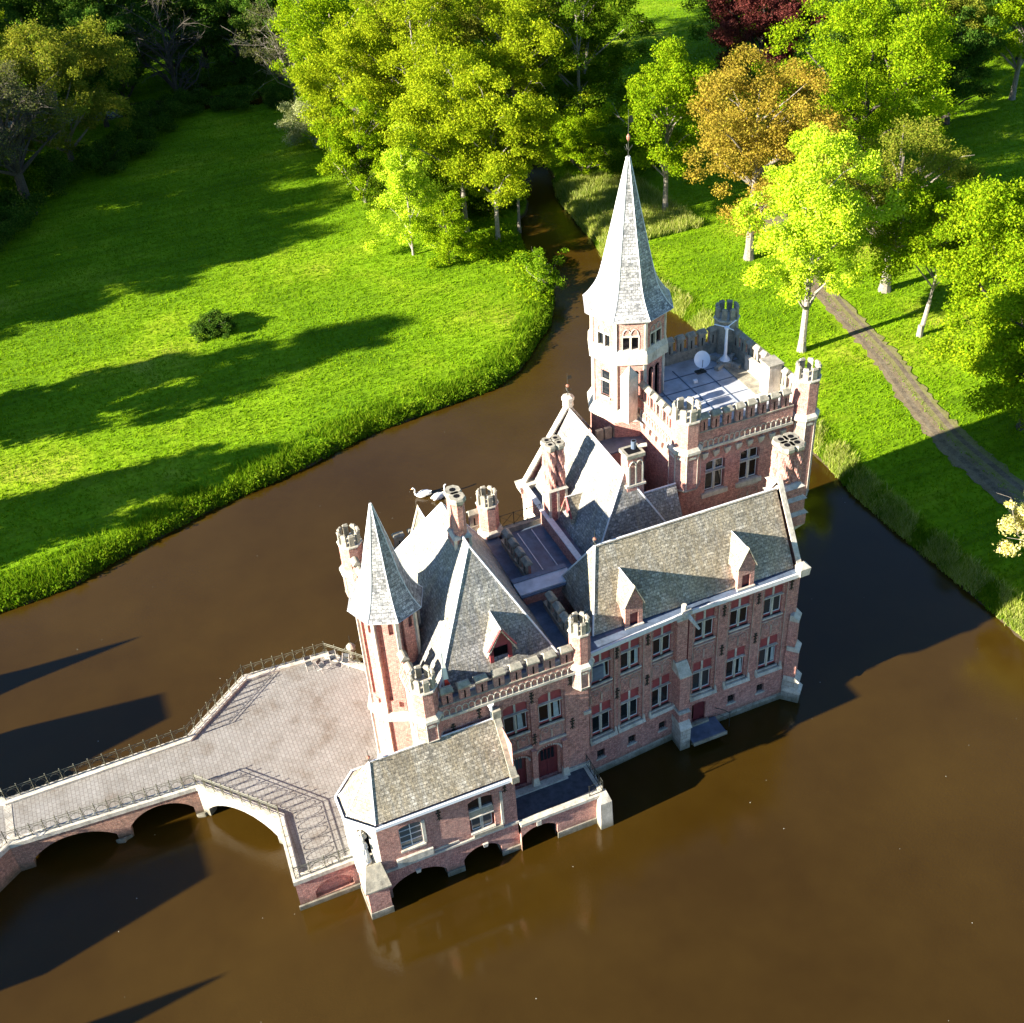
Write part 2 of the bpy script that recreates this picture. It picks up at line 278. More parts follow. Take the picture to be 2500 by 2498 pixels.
# ------------------------------------------------------------------ mesh helpers
class MB:
    def __init__(s, *mats): s.v = []; s.f = []; s.m = []; s.mats = list(mats) or ['stone']
    def mi(s, mat):
        if mat is None: return 0
        if mat not in s.mats: s.mats.append(mat)
        return s.mats.index(mat)
    def face(s, pts, mat=None):
        n = len(s.v); s.v += [tuple(p) for p in pts]; s.f.append(tuple(range(n, n+len(pts)))); s.m.append(s.mi(mat)); return s
    def box(s, x0, x1, y0, y1, z0, z1, mat=None):
        return s.prism([(x0, y0), (x1, y0), (x1, y1), (x0, y1)], z0, z1, mat)
    def prism(s, poly, z0, z1, mat=None, top=None, cap=True):
        n = len(s.v); k = len(poly); tp = top or poly
        s.v += [(x, y, z0) for x, y in poly] + [(x, y, z1) for x, y in tp]
        mi = s.mi(mat)
        for i in range(k):
            j = (i+1) % k; s.f.append((n+i, n+j, n+k+j, n+k+i)); s.m.append(mi)
        if cap:
            s.f.append(tuple(n+k+i for i in range(k))); s.m.append(mi)
            s.f.append(tuple(n+k-1-i for i in range(k))); s.m.append(mi)
        return s
    def obox(s, c, L, W, z0, z1, ang, mat=None, top=None):
        """box of length L along ang, width W, centred at c"""
        ca, sa = math.cos(ang), math.sin(ang)
        def q(l, w_): return [(c[0]+u*ca-v*sa, c[1]+u*sa+v*ca) for u, v in ((-l/2, -w_/2), (l/2, -w_/2), (l/2, w_/2), (-l/2, w_/2))]
        return s.prism(q(L, W), z0, z1, mat, q(*top) if top else None)
    def loft(s, c, prof, n=8, a0=0.0, mat=None, cap=True, sx=1, sy=1):
        mi = s.mi(mat); b = len(s.v)
        for z, r in prof:
            for i in range(n):
                a = a0+2*PI*i/n; s.v.append((c[0]+r*math.cos(a)*sx, c[1]+r*math.sin(a)*sy, z))
        for k in range(len(prof)-1):
            for i in range(n):
                j = (i+1) % n; s.f.append((b+k*n+i, b+k*n+j, b+(k+1)*n+j, b+(k+1)*n+i)); s.m.append(mi)
        if cap:
            s.f.append(tuple(b+(len(prof)-1)*n+i for i in range(n))); s.m.append(mi)
            s.f.append(tuple(b+n-1-i for i in range(n))); s.m.append(mi)
        return s
    def tube(s, pts, r, n=5, mat=None, r2=None):
        pts = [Vector(p) for p in pts]; b = len(s.v); mi = s.mi(mat); K = len(pts)
        for i, p in enumerate(pts):
            d = (pts[min(i+1, K-1)]-pts[max(i-1, 0)]).normalized()
            a = d.orthogonal().normalized() if abs(d.z) > 0.99 else d.cross(Vector((0, 0, 1))).normalized(); c = d.cross(a)
            rr = r if r2 is None else r+(r2-r)*i/max(1, K-1)
            for q in range(n):
                t = 2*PI*q/n; s.v.append(tuple(p+a*math.cos(t)*rr+c*math.sin(t)*rr))
        for k in range(K-1):
            for q in range(n):
                w_ = (q+1) % n; s.f.append((b+k*n+q, b+k*n+w_, b+(k+1)*n+w_, b+(k+1)*n+q)); s.m.append(mi)
        s.f.append(tuple(b+n-1-q for q in range(n))); s.m.append(mi)
        s.f.append(tuple(b+(K-1)*n+q for q in range(n))); s.m.append(mi)
        return s
    def ring(s, c, R, r, axis_u, axis_v, n=12, k=4, mat=None):
        c = Vector(c); u = Vector(axis_u).normalized(); v = Vector(axis_v).normalized()
        pts = [c+u*R*math.cos(2*PI*i/n)+v*R*math.sin(2*PI*i/n) for i in range(n+1)]
        return s.tube(pts, r, k, mat)
    def wall(s, p0, p1, z0, z1, holes=(), depth=0.22, mat=None, rmat=None):
        """upright panel from p0 to p1 (outer side on the right hand), rectangular or arched holes (u0,u1,za,zb[,rise])"""
        dx, dy = p1[0]-p0[0], p1[1]-p0[1]; L = math.hypot(dx, dy); dx /= L; dy /= L; ix, iy = -dy, dx
        def P(u, z, d=0.0): return (p0[0]+dx*u+ix*d, p0[1]+dy*u+iy*d, z)
        us = sorted(set([0, L]+[h[0] for h in holes]+[h[1] for h in holes])); zs = sorted(set([z0, z1]+[max(z0, h[2]) for h in holes]+[h[3] for h in holes]))
        for a, b in zip(us, us[1:]):
            run = None
            for c, d in zip(zs, zs[1:]):
                um, zm = (a+b)/2, (c+d)/2
                hole = any(h[0] < um < h[1] and h[2] < zm < h[3] for h in holes)
                if not hole:
                    if run is None: run = [c, d]
                    else: run[1] = d
                if hole and run: s.face([P(a, run[0]), P(b, run[0]), P(b, run[1]), P(a, run[1])], mat); run = None
            if run: s.face([P(a, run[0]), P(b, run[0]), P(b, run[1]), P(a, run[1])], mat)
        for h in holes:
            u0_, u1_, a, b = h[:4]; a = max(a, z0); rise = h[4] if len(h) > 4 else 0
            R = rmat or mat
            s.face([P(u0_, a), P(u0_, a, depth), P(u0_, b-rise, depth), P(u0_, b-rise)], R)
            s.face([P(u1_, a, depth), P(u1_, a), P(u1_, b-rise), P(u1_, b-rise, depth)], R)
            s.face([P(u0_, a), P(u1_, a), P(u1_, a, depth), P(u0_, a, depth)], R)
            if rise:
                K = 12; w2 = (u1_-u0_)/2; uc = (u0_+u1_)/2; Rr = (w2*w2+rise*rise)/(2*rise)
                arc = []
                for i in range(K+1):
                    u = u0_+(u1_-u0_)*i/K; zz = b-Rr+math.sqrt(max(0, Rr*Rr-(u-uc)**2)); arc.append((u, zz))
                for (ua, za), (ub, zb) in zip(arc, arc[1:]):
                    s.face([P(ua, za), P(ub, zb), P(ub, b), P(ua, b)], mat)
                    s.face([P(ua, za), P(ua, za, depth), P(ub, zb, depth), P(ub, zb)], R)
            else:
                s.face([P(u0_, b, depth), P(u1_, b, depth), P(u1_, b), P(u0_, b)], R)
        return s
    def build(s, name, parent=None, smooth=False):
        me = bpy.data.meshes.new(name); me.from_pydata(s.v, [], s.f)
        for m_ in s.mats: me.materials.append(MATS[m_])
        me.polygons.foreach_set('material_index', s.m)
        if smooth: me.polygons.foreach_set('use_smooth', [True]*len(s.f))
        me.update()
        o = bpy.data.objects.new(name, me); COL.objects.link(o)
        if parent is not None: o.parent = parent
        return o
def tag(o, label=None, cat=None, group=None, kind=None):
    for a, b in (('label', label), ('category', cat), ('group', group), ('kind', kind)):
        if b: o[a] = b
    return o
def empty(name, loc=(0, 0, 0), rz=0):
    o = bpy.data.objects.new(name, None); COL.objects.link(o); o.location = loc; o.rotation_euler = (0, 0, rz); o.empty_display_size = 0.3; return o
KIDS = {}
def copy_tree(o, parent=None):
    c = o.copy(); COL.objects.link(c)
    if parent is not None: c.parent = parent
    for ch in [q for q in COL.objects if q.parent == o]: copy_tree(ch, c)
    return c
def arr(name, V, F, mats, parent=None, island=None):
    """fast mesh from numpy: V (n,3), F (m,4) or (m,3)"""
    me = bpy.data.meshes.new(name); k = F.shape[1]
    me.vertices.add(len(V)); me.vertices.foreach_set('co', V.astype(np.float32).ravel())
    me.loops.add(F.size); me.loops.foreach_set('vertex_index', F.astype(np.int32).ravel())
    me.polygons.add(len(F)); me.polygons.foreach_set('loop_start', (np.arange(len(F))*k).astype(np.int32))
    try: me.polygons.foreach_set('loop_total', np.full(len(F), k, np.int32))
    except Exception: pass
    for m_ in mats: me.materials.append(MATS[m_])
    me.update(calc_edges=True); me.validate()
    o = bpy.data.objects.new(name, me); COL.objects.link(o)
    if parent is not None: o.parent = parent
    return o

# ------------------------------------------------------------------ ground and water
MOAT = [(-24, 6), (54.8, 6), (54.2, 25), (53.8, 43), (53.8, 47.5), (53.6, 53), (53.4, 58), (53.4, 62), (53.9, 68), (54.2, 72), (55.2, 80), (56.0, 88), (56.0, 95), (54.9, 103), (54.6, 110), (56.0, 116), (56.6, 122),
 (57.4, 129), (60, 137), (62, 148), (58, 146), (55.8, 137), (54.0, 130.5), (51.2, 126.5), (48.6, 121), (47.6, 117), (48.3, 113.5), (47.6, 109.5), (45.6, 105), (43.2, 100.6), (40.6, 98), (38.6, 95.6), (36.5, 93.6), (33.3, 91.8), (27.7, 91.1), (20.6, 90.0), (12.8, 87.3), (5, 85.3), (-3.1, 82.2), (-7.5, 80.2), (-13, 79.6), (-24, 79)]
CHAN = [((46, 180.5), (33, 188), 2.2), ((33, 188), (14, 193.5), 3.2), ((14, 193.5), (-40, 205), 3.2)]
def sdf(X, Y):
    p = np.array(MOAT, float); d = np.full(X.shape, 1e9); ins = np.zeros(X.shape, bool)
    for i in range(len(p)):
        a, b = p[i], p[(i+1) % len(p)]; e = b-a
        wx, wy = X-a[0], Y-a[1]; t = np.clip((wx*e[0]+wy*e[1])/(e@e), 0, 1)
        d = np.minimum(d, np.hypot(wx-t*e[0], wy-t*e[1]))
        c = (a[1] > Y) != (b[1] > Y)
        with np.errstate(divide='ignore', invalid='ignore'):
            xi = a[0]+(Y-a[1])*(b[0]-a[0])/(b[1]-a[1] if b[1] != a[1] else 1e-9)
        ins ^= c & (X < xi)
    d = np.where(ins, -d, d)
    for a, b, r in CHAN:
        a = np.array(a, float); b = np.array(b, float); e = b-a
        wx, wy = X-a[0], Y-a[1]; t = np.clip((wx*e[0]+wy*e[1])/(e@e), 0, 1)
        d = np.minimum(d, np.hypot(wx-t*e[0], wy-t*e[1])-r)
    return d
def wob(X, Y, s, seed):
    rng = np.random.RandomState(seed); o = np.zeros_like(X)
    for k in range(6):
        a = rng.rand()*6.28; f = s*(0.6+1.1*rng.rand()); o += np.sin((X*math.cos(a)+Y*math.sin(a))*f+rng.rand()*6.28)
    return o/6
def gz(X, Y):
    d = sdf(X, Y)+0.45*wob(X, Y, 0.9, 3)+0.25*wob(X, Y, 2.6, 4)
    h = np.where(d < 0, np.maximum(-1.3, d*0.8), 0.85*(1-np.exp(-np.maximum(d, 0)*1.1)))
    return h+np.where(d > 1, 0.10*wob(X, Y, 0.12, 5)+0.03*wob(X, Y, 0.9, 6), 0)
xs = np.concatenate([[-900, -400, -200, -110, -70], np.arange(-50, 92, 0.75), np.arange(92, 190, 2.5), [220, 300, 500, 900, 1500]])
ys = np.concatenate([[-900, -300, -100, -40], np.arange(-4, 215, 0.75), np.arange(216, 320, 3), [340, 400, 600, 1000, 1800]])
X, Y = np.meshgrid(xs, ys); Z = gz(X, Y); nx, ny = len(xs), len(ys)
idx = np.arange(nx*ny).reshape(ny, nx)
F = np.stack([idx[:-1, :-1], idx[:-1, 1:], idx[1:, 1:], idx[1:, :-1]], -1).reshape(-1, 4)
g = arr('ground', np.stack([X, Y, Z], -1).reshape(-1, 3), F, ['grass_ground']); g.data.polygons.foreach_set('use_smooth', [True]*len(F))
tag(g, kind='structure')
MB('moat_water').face([(-60, -60, 0), (70, -60, 0), (70, 215, 0), (-60, 215, 0)]).build('water')['kind'] = 'structure'

def gh(x, y): return float(gz(np.array([float(x)]), np.array([float(y)]))[0])
# gravel track: strip of quads 8 cm over the lawn following it
def strip(name, L, R, mat, dz=0.02, n=60, rough=0.0):
    L = np.array(L, float); R = np.array(R, float)
    def rs(a):
        d = np.r_[0, np.cumsum(np.hypot(*np.diff(a, axis=0).T))]; t = np.linspace(0, d[-1], n); return np.stack([np.interp(t, d, a[:, 0]), np.interp(t, d, a[:, 1])], 1)
    a, b = rs(L), rs(R); V = []; K = 7
    for j in range(K):
        t = j/(K-1); q = a*(1-t)+b*t
        if j in (0, K-1): q = q+rough*np.random.RandomState(j).randn(n, 2)
        V.append(np.c_[q, gz(q[:, 0], q[:, 1])+dz])
    V = np.stack(V, 1).reshape(-1, 3); i = np.arange(n*K).reshape(n, K)
    F = np.stack([i[:-1, :-1], i[:-1, 1:], i[1:, 1:], i[1:, :-1]], -1).reshape(-1, 4)
    o = arr(name, V, F, ['track_gravel', 'track_rut', 'track_moss'])
    o.data.polygons.foreach_set('material_index', np.tile([0, 1, 0, 2, 1, 2] , n-1).astype(np.int32)); return o
strip('track', [(60.6, -20), (61.2, 20), (61.5, 44), (61.8, 50), (62.1, 57), (62.6, 63.7), (64.4, 71), (66.7, 78.3), (69.0, 90), (72.3, 104), (78.3, 118)],
      [(64.2, -20), (64.9, 20), (65.2, 44), (65.5, 50), (65.6, 57), (66.0, 64.2), (67.5, 71), (69.2, 77.0), (71.2, 88.3), (74.6, 102), (80.6, 116)], 'track_gravel', 0.06, 290, 0.16)['kind'] = 'structure'
#PART2
# ------------------------------------------------------------------ castle: shared builders
def solid(name, parent, *mats):
    mb = MB(*mats); mb._n = name; mb._p = parent; return mb
WIN = {}
def make_window(key, w_, h, zt, style):
    """origin: middle of the sill on the outer wall face, x along the wall, y into it"""
    mb = MB('stone', 'white_paint', 'red_paint'); d = 0.10
    if style in ('cross', 'cross_dark', 'cross_plain'):
        mb.box(-0.065, 0.065, d-0.05, d+0.1, 0, h, 'stone'); mb.box(-w_/2, w_/2, d-0.048, d+0.1, zt-0.06, zt+0.06, 'stone')
        for a, b in ((-w_/2+0.05, -0.065), (0.065, w_/2-0.05)):
            z0 = 0.05
            if style == 'cross':
                mb.box(a, b, d+0.01, d+0.08, 0, 0.14, 'red_paint'); z0 = 0.14
            t = 0.028
            for (xa, xb, za, zb) in ((a, b, z0, z0+t*1.6), (a, a+t, z0, zt-0.06), (b-t, b, z0, zt-0.06), (a, b, zt-0.06-t, zt-0.061)):
                mb.box(xa, xb, d+0.02, d+0.07, za, zb, 'white_paint')
            if style == 'cross_plain':
                for (xa, xb, za, zb) in ((a, b, zt+0.061, zt+0.09), (a, a+t, zt+0.06, h), (b-t, b, zt+0.06, h), (a, b, h-0.12, h-0.09)):
                    mb.box(xa, xb, d+0.021, d+0.071, za, zb, 'white_paint')
        for sx in (-1, 1): mb.box(min(sx*w_/2, sx*(w_/2-0.05)), max(sx*w_/2, sx*(w_/2-0.05)), d, d+0.1, 0, h, 'red_paint' if style == 'cross' else 'dark_red_paint')
        mb.box(-w_/2-0.08, w_/2+0.08, -0.13, d, -0.12, 0, 'stone')
        mb.box(-w_/2-0.06, w_/2+0.06, -0.05, d-0.02, zt-0.035, zt+0.04, 'stone')
    elif style == 'grid':
        for k in range(3): x = -w_/2+w_*k/2; mb.box(max(-w_/2, x-0.02), min(w_/2, x+0.02), d, d+0.05, 0, h, 'white_paint')
        for k in range(5): z = h*k/4; mb.box(-w_/2, w_/2, d+0.002, d+0.048, max(0, z-0.014), min(h, z+0.014), 'white_paint')
        mb.box(-w_/2-0.08, w_/2+0.12, -0.12, d, -0.13, 0, 'stone'); mb.box(w_/2+0.01, w_/2+0.2, -0.05, 0.03, 0, h, 'stone')
    elif style == 'small':
        for k in range(1, 4): x = -w_/2+w_*k/4; mb.box(x-0.014, x+0.014, 0.03, 0.055, 0, h, 'iron')
        mb.box(-w_/2-0.1, w_/2+0.1, -0.1, d, -0.14, 0, 'stone'); mb.box(-w_/2, w_/2, 0.034, 0.05, h*0.5-0.012, h*0.5+0.012, 'iron')
    elif style == 'lancets':
        mb.box(-0.055, 0.055, -0.02, d+0.05, 0, h, 'stone'); mb.box(-w_/2-0.06, w_/2+0.06, -0.04, d+0.04, h-0.06, h+0.06, 'stone')
        for sx in (-1, 1):
            mb.box(min(sx*w_/2, sx*(w_/2+0.06)), max(sx*w_/2, sx*(w_/2+0.06)), -0.03, d+0.05, 0, h-0.06, 'stone')
            pts = [(sx*w_/4+w_/4*0.95*math.cos(t), -0.03, h+0.08+0.42*math.sin(t)**0.8) for t in [PI*i/8 for i in range(9)]]
            mb.tube(pts, 0.035, 4, 'stone')
    elif style == 'tall':
        mb.box(-w_/2-0.05, w_/2+0.05, -0.04, d, h*0.62-0.05, h*0.62+0.06, 'stone'); mb.box(-w_/2-0.1, w_/2+0.1, -0.12, d, -0.16, 0, 'stone')
        for sx in (-1, 1): mb.box(min(sx*w_/2, sx*(w_/2-0.04)), max(sx*w_/2, sx*(w_/2-0.04)), d-0.03, d+0.05, 0, h, 'white_paint')
    o = mb.build('window')
    MB('glass').face([(-w_/2, d+0.06, 0), (w_/2, d+0.06, 0), (w_/2, d+0.06, h), (-w_/2, d+0.06, h)]).build('pane', o)
    if style == 'cross':
        for a, b in ((-w_/2+0.05, -0.065), (0.065, w_/2-0.05)):
            q = MB('red_paint').box(a, b, d, d+0.03, zt+0.06, h); q.build('shutter', o)
    WIN[key] = (o, [0]); return o
def put_window(key, x, y, z, rz, parent, label=None):
    o, used = WIN[key]
    if used[0]: o = copy_tree(o)
    used[0] = 1; o.parent = parent; o.location = (x, y, z); o.rotation_euler = (0, 0, rz)
    if label: o['label'] = label
    return o
def put_on(key, p0, ang, u, z, parent, inset=0.0, label=None):
    return put_window(key, p0[0]+u*math.cos(ang)-inset*math.sin(ang), p0[1]+u*math.sin(ang)+inset*math.cos(ang), z, ang, parent, label)
make_window('upper', 1.34, 2.4, 1.58, 'cross')
make_window('lower', 1.34, 2.7, 1.78, 'cross')
make_window('towerwin', 1.35, 2.35, 1.5, 'cross_plain')
make_window('wing', 1.5, 2.5, 1.65, 'cross')
make_window('cellar', 0.55, 0.72, 0, 'small')
make_window('grid', 1.3, 1.95, 0, 'grid')
make_window('pavcross', 1.36, 1.25, 1.25, 'cross_dark')
make_window('lancets', 1.0, 1.05, 0, 'lancets')
make_window('tall', 0.75, 1.9, 0, 'tall')
make_window('slit', 0.22, 1.6, 0, 'none')

# blind tracery panel and iron wall anchors, repeated
def tracery(w_, h):
    mb = MB('trim')
    for sx in (-1, 1):
        c = sx*w_/4
        for s2 in (-1, 1):
            pts = [(c+s2*(w_/4-0.03), -0.01, 0), (c+s2*(w_/4-0.03), -0.01, h*0.45), (c+s2*(w_/4*0.75), -0.01, h*0.72), (c, -0.01, h*0.95)]
            mb.tube(pts, 0.028, 4)
        mb.ring((c, -0.01, h*0.58), w_*0.09, 0.025, (1, 0, 0), (0, 0, 1), 8)
    mb.box(-w_/2, w_/2, -0.08, 0.05, h, h+0.09); mb.box(-0.05, 0.05, -0.05, 0.05, -0.02, h*0.6)
    return mb.build('tracery')
def anchor():
    mb = MB('iron')
    mb.box(-0.035, 0.035, -0.07, 0.0, -0.42, 0.42)
    for z, L in ((0.22, 0.15), (-0.02, 0.10), (0.42, 0.09)):
        mb.box(-L, L, -0.065, -0.004, z-0.03, z+0.03)
    mb.tube([(-0.15, -0.03, -0.40), (-0.05, -0.03, -0.25), (0.05, -0.03, -0.25), (0.15, -0.03, -0.40)], 0.028, 4)
    return mb.build('wall_anchor')
TR = {}
def rep(key, fn, loc, rz, parent):
    if key not in TR: o = fn(); TR[key] = o
    else: o = copy_tree(TR[key])
    o.parent = parent; o.location = loc; o.rotation_euler = (0, 0, rz); return o

def battlement(p0, p1, z, parent, hb=0.75, hm=1.15, wm=0.62, pitch=1.03, th=0.34, arc=True, u0=0.0, u1=None, cap='old_stone', label=None):
    """crenellated parapet from p0 to p1, outer side on the right hand"""
    dx, dy = p1[0]-p0[0], p1[1]-p0[1]; L = math.hypot(dx, dy); dx /= L; dy /= L; ang = math.atan2(dy, dx); ix, iy = -dy, dx
    mb = MB('brick', cap, 'stone', 'dark_inside')
    def q(u, v): return (p0[0]+dx*u+ix*v, p0[1]+dy*u+iy*v)
    def bx(a, b, c, d, z0, z1, mat, top=None):
        pl = [q(a, c), q(b, c), q(b, d), q(a, d)]
        mb.prism(pl, z0, z1, mat, [q(*t) for t in top] if top else None)
    bx(0, L, 0, th*0.6, z, z+hb, 'brick'); bx(0, L, th*0.6, th, z, z+hb, 'old_stone'); bx(0, L, -0.12, 0.05, z-0.18, z, 'stone')
    bx(0, L, -0.03, th+0.03, z+hb, z+hb+0.06, cap)
    n = max(1, int(round((L-(pitch-wm))/pitch))); off = (L-(n*pitch-(pitch-wm)))/2
    for i in range(n):
        a = off+i*pitch; b = a+wm
        bx(a, b, 0.02, th*0.6, z+hb+0.06, z+hb+hm-0.2, 'brick'); bx(a, b, th*0.6, th-0.02, z+hb+0.06, z+hb+hm-0.2, 'old_stone')
        bx(a-0.07, b+0.07, -0.1, th+0.08, z+hb+hm-0.2, z+hb+hm-0.1, cap)
        bx(a-0.07, b+0.07, -0.1, th+0.08, z+hb+hm-0.1, z+hb+hm+0.12, cap, top=[(a, th*0.35), (b, th*0.35), (b, th*0.65), (a, th*0.65)])
        bx((a+b)/2-0.045, (a+b)/2+0.045, -0.004+0.02, th+0.004-0.02, z+hb+0.1, z+hb+hm*0.6, 'dark_inside')
    if arc:
        s = 0.38; m = int(L/s)
        for i in range(m+1):
            u = (L-m*s)/2+i*s
            if 0.02 < u < L-0.02: bx(u-0.035, u+0.035, -0.09, 0.0, z+0.0, z+0.34, 'stone', top=[(u-0.02, -0.1), (u+0.02, -0.1), (u+0.02, 0), (u-0.02, 0)])
            if i < m:
                uc = u+s/2
                pts = [(*q(uc+s*0.42*math.cos(t), -0.05), z+0.34+s*0.42*math.sin(t)) for t in [PI*k/6 for k in range(7)]]
                mb.tube(pts, 0.03, 3, 'stone')
    o = mb.build('battlement', parent)
    if label: o['label'] = label
    return o
def corbel_row(p0, p1, z, parent, pitch=0.82):
    dx, dy = p1[0]-p0[0], p1[1]-p0[1]; L = math.hypot(dx, dy); dx /= L; dy /= L; ix, iy = -dy, dx
    mb = MB('brick', 'stone')
    def q(u, v): return (p0[0]+dx*u+ix*v, p0[1]+dy*u+iy*v)
    n = int(L/pitch)
    for i in range(n):
        u = (L-n*pitch)/2+(i+0.5)*pitch
        mb.prism([q(u-0.16, -0.2), q(u+0.16, -0.2), q(u+0.16, 0), q(u-0.16, 0)], z-0.05, z+0.25, 'stone', [q(u-0.22, -0.22), q(u+0.22, -0.22), q(u+0.22, 0), q(u-0.22, 0)])
        mb.prism([q(u-0.03, -0.04), q(u+0.03, -0.04), q(u+0.03, 0), q(u-0.03, 0)], z-0.35, z-0.05, 'stone', [q(u-0.16, -0.2), q(u+0.16, -0.2), q(u+0.16, 0), q(u-0.16, 0)])
        pts = [(*q(u+pitch*0.5*math.cos(t)+pitch*0.5, -0.1), z+0.05+pitch*0.42*math.sin(t)) for t in [PI*k/8 for k in range(9)]]
        if i < n-1: mb.tube(pts, 0.055, 4, 'brick')
    a, b = q(0, -0.16), q(L, -0.16)
    mb.prism([a, b, q(L, 0), q(0, 0)], z+0.42, z+0.62, 'brick')
    return mb.build('corbel_table', parent)
def corner_turret(cx, cy, r, zc, zring, ztop, parent, zfoot=None, open_top=True, label=None, shaft='brick'):
    n = 8; a0 = PI/8; mb = MB('brick', 'stone', 'old_stone', 'dark_inside')
    mb.loft((cx, cy), [(zc-0.75, r*0.25), (zc-0.45, r*0.62), (zc-0.15, r*0.98), (zc, r*1.08)], n, a0, 'stone')
    mb.loft((cx, cy), [(zc, r), (zring-0.1, r)], n, a0, 'brick')
    mb.loft((cx, cy), [(zring-0.1, r+0.04), (zring+0.05, r+0.18), (zring+0.22, r+0.16), (zring+0.4, r-0.03)], n, a0, 'stone')
    zs = ztop-1.05
    mb.loft((cx, cy), [(zring+0.4, r*0.93), (zs, r*0.93)], n, a0, shaft)
    mb.loft((cx, cy), [(zs, r*0.93), (zs+0.12, r*1.04), (zs+0.2, r*1.0)], n, a0, 'stone')
    for i in range(n):
        am = a0+2*PI*(i+0.5)/n; rr = r*0.93*math.cos(PI/n); wd = 2*rr*math.tan(PI/n)*0.56
        c = (cx+(rr-0.07)*math.cos(am), cy+(rr-0.07)*math.sin(am))
        mb.obox(c, 0.15, wd, zs+0.2, ztop-0.12, am, 'old_stone'); mb.obox(c, 0.22, wd+0.06, ztop-0.12, ztop, am, 'old_stone', top=(0.1, wd*0.8))
        c2 = (cx+rr*math.cos(am), cy+rr*math.sin(am))
        if zring-zc > 1.2:
            mb.obox((cx+(r*math.cos(PI/n))*math.cos(am), cy+(r*math.cos(PI/n))*math.sin(am)), 0.05, wd*1.3, zring-0.4, zring-0.25, am, 'stone')
    for i in range(n):
        a = a0+2*PI*i/n
        mb.tube([(cx+r*math.cos(a), cy+r*math.sin(a), zc), (cx+r*math.cos(a), cy+r*math.sin(a), zring-0.1)], 0.035, 4, 'stone')
    o = mb.build('corner_turret', parent)
    if label: o['label'] = label
    return o
def spire(cx, cy, prof, parent, a0=0.0):
    mb = MB('spire_slate'); n = 8; mb.loft((cx, cy), [(z, r) for z, r in prof], n, a0, 'spire_slate')
    mb.loft((cx, cy), [(prof[0][0]-0.14, prof[0][1]-0.1), (prof[0][0]-0.003, prof[0][1]+0.03)], n, a0, 'ridge_metal')
    o = mb.build('spire', parent)
    h = MB('ridge_metal')
    for i in range(n):
        a = a0+2*PI*i/n; h.tube([(cx+(r+0.01)*math.cos(a), cy+(r+0.01)*math.sin(a), z) for z, r in prof], 0.035, 4)
    h.build('hip_flashing', o); return o
def smoothprof(p, n=5):
    z = [q[0] for q in p]; r = [q[1] for q in p]; out = []
    P = [p[0]]+list(p)+[p[-1]]
    for i in range(len(p)-1):
        for k in range(n):
            t = k/n; a, b, c, d = P[i], P[i+1], P[i+2], P[i+3]
            out.append(tuple(0.5*((2*b[j])+(-a[j]+c[j])*t+(2*a[j]-5*b[j]+4*c[j]-d[j])*t*t+(-a[j]+3*b[j]-3*c[j]+d[j])*t**3) for j in (0, 1)))
    out.append(p[-1]); return out
def finial(x, y, z, h, parent, vane=True):
    mb = MB('iron', 'copper'); mb.tube([(x, y, z), (x, y, z+h)], 0.035, 5, 'iron', 0.012)
    mb.loft((x, y), [(z+h*0.35, 0.02), (z+h*0.40, 0.11), (z+h*0.45, 0.12), (z+h*0.5, 0.02)], 8, 0, 'copper')
    for a in (0, PI/2):
        c, s = math.cos(a), math.sin(a)
        mb.tube([(x-0.26*c, y-0.26*s, z+h*0.26), (x-0.12*c, y-0.12*s, z+h*0.17), (x, y, z+h*0.2), (x+0.12*c, y+0.12*s, z+h*0.17), (x+0.26*c, y+0.26*s, z+h*0.26)], 0.02, 4, 'iron')
    if vane:
        mb.prism([(x, y-0.012), (x+0.34, y-0.012), (x+0.34, y+0.012), (x, y+0.012)], z+h*0.72, z+h*0.86, 'iron', [(x+0.06, y-0.012), (x+0.26, y-0.012), (x+0.26, y+0.012), (x+0.06, y+0.012)])
    return mb.build('finial', parent)
def roofpoly(name, faces, mat, parent, lines=(), th=0.12, lw=0.06):
    mb = MB(mat)
    for f in faces:
        mb.face(f, mat)
        nrm = (Vector(f[1])-Vector(f[0])).cross(Vector(f[2])-Vector(f[0])).normalized()
        if nrm.z < 0: nrm = -nrm
        g_ = [tuple(Vector(p)-nrm*th) for p in f]; mb.face(list(reversed(g_)), mat)
        for i in range(len(f)):
            j = (i+1) % len(f); mb.face([f[i], g_[i], g_[j], f[j]], mat)
    o = mb.build(name, parent)
    if lines:
        h = MB('ridge_metal')
        for a, b in lines: h.tube([a, b], lw, 6)
        h.build('ridge_cap', o)
    return o
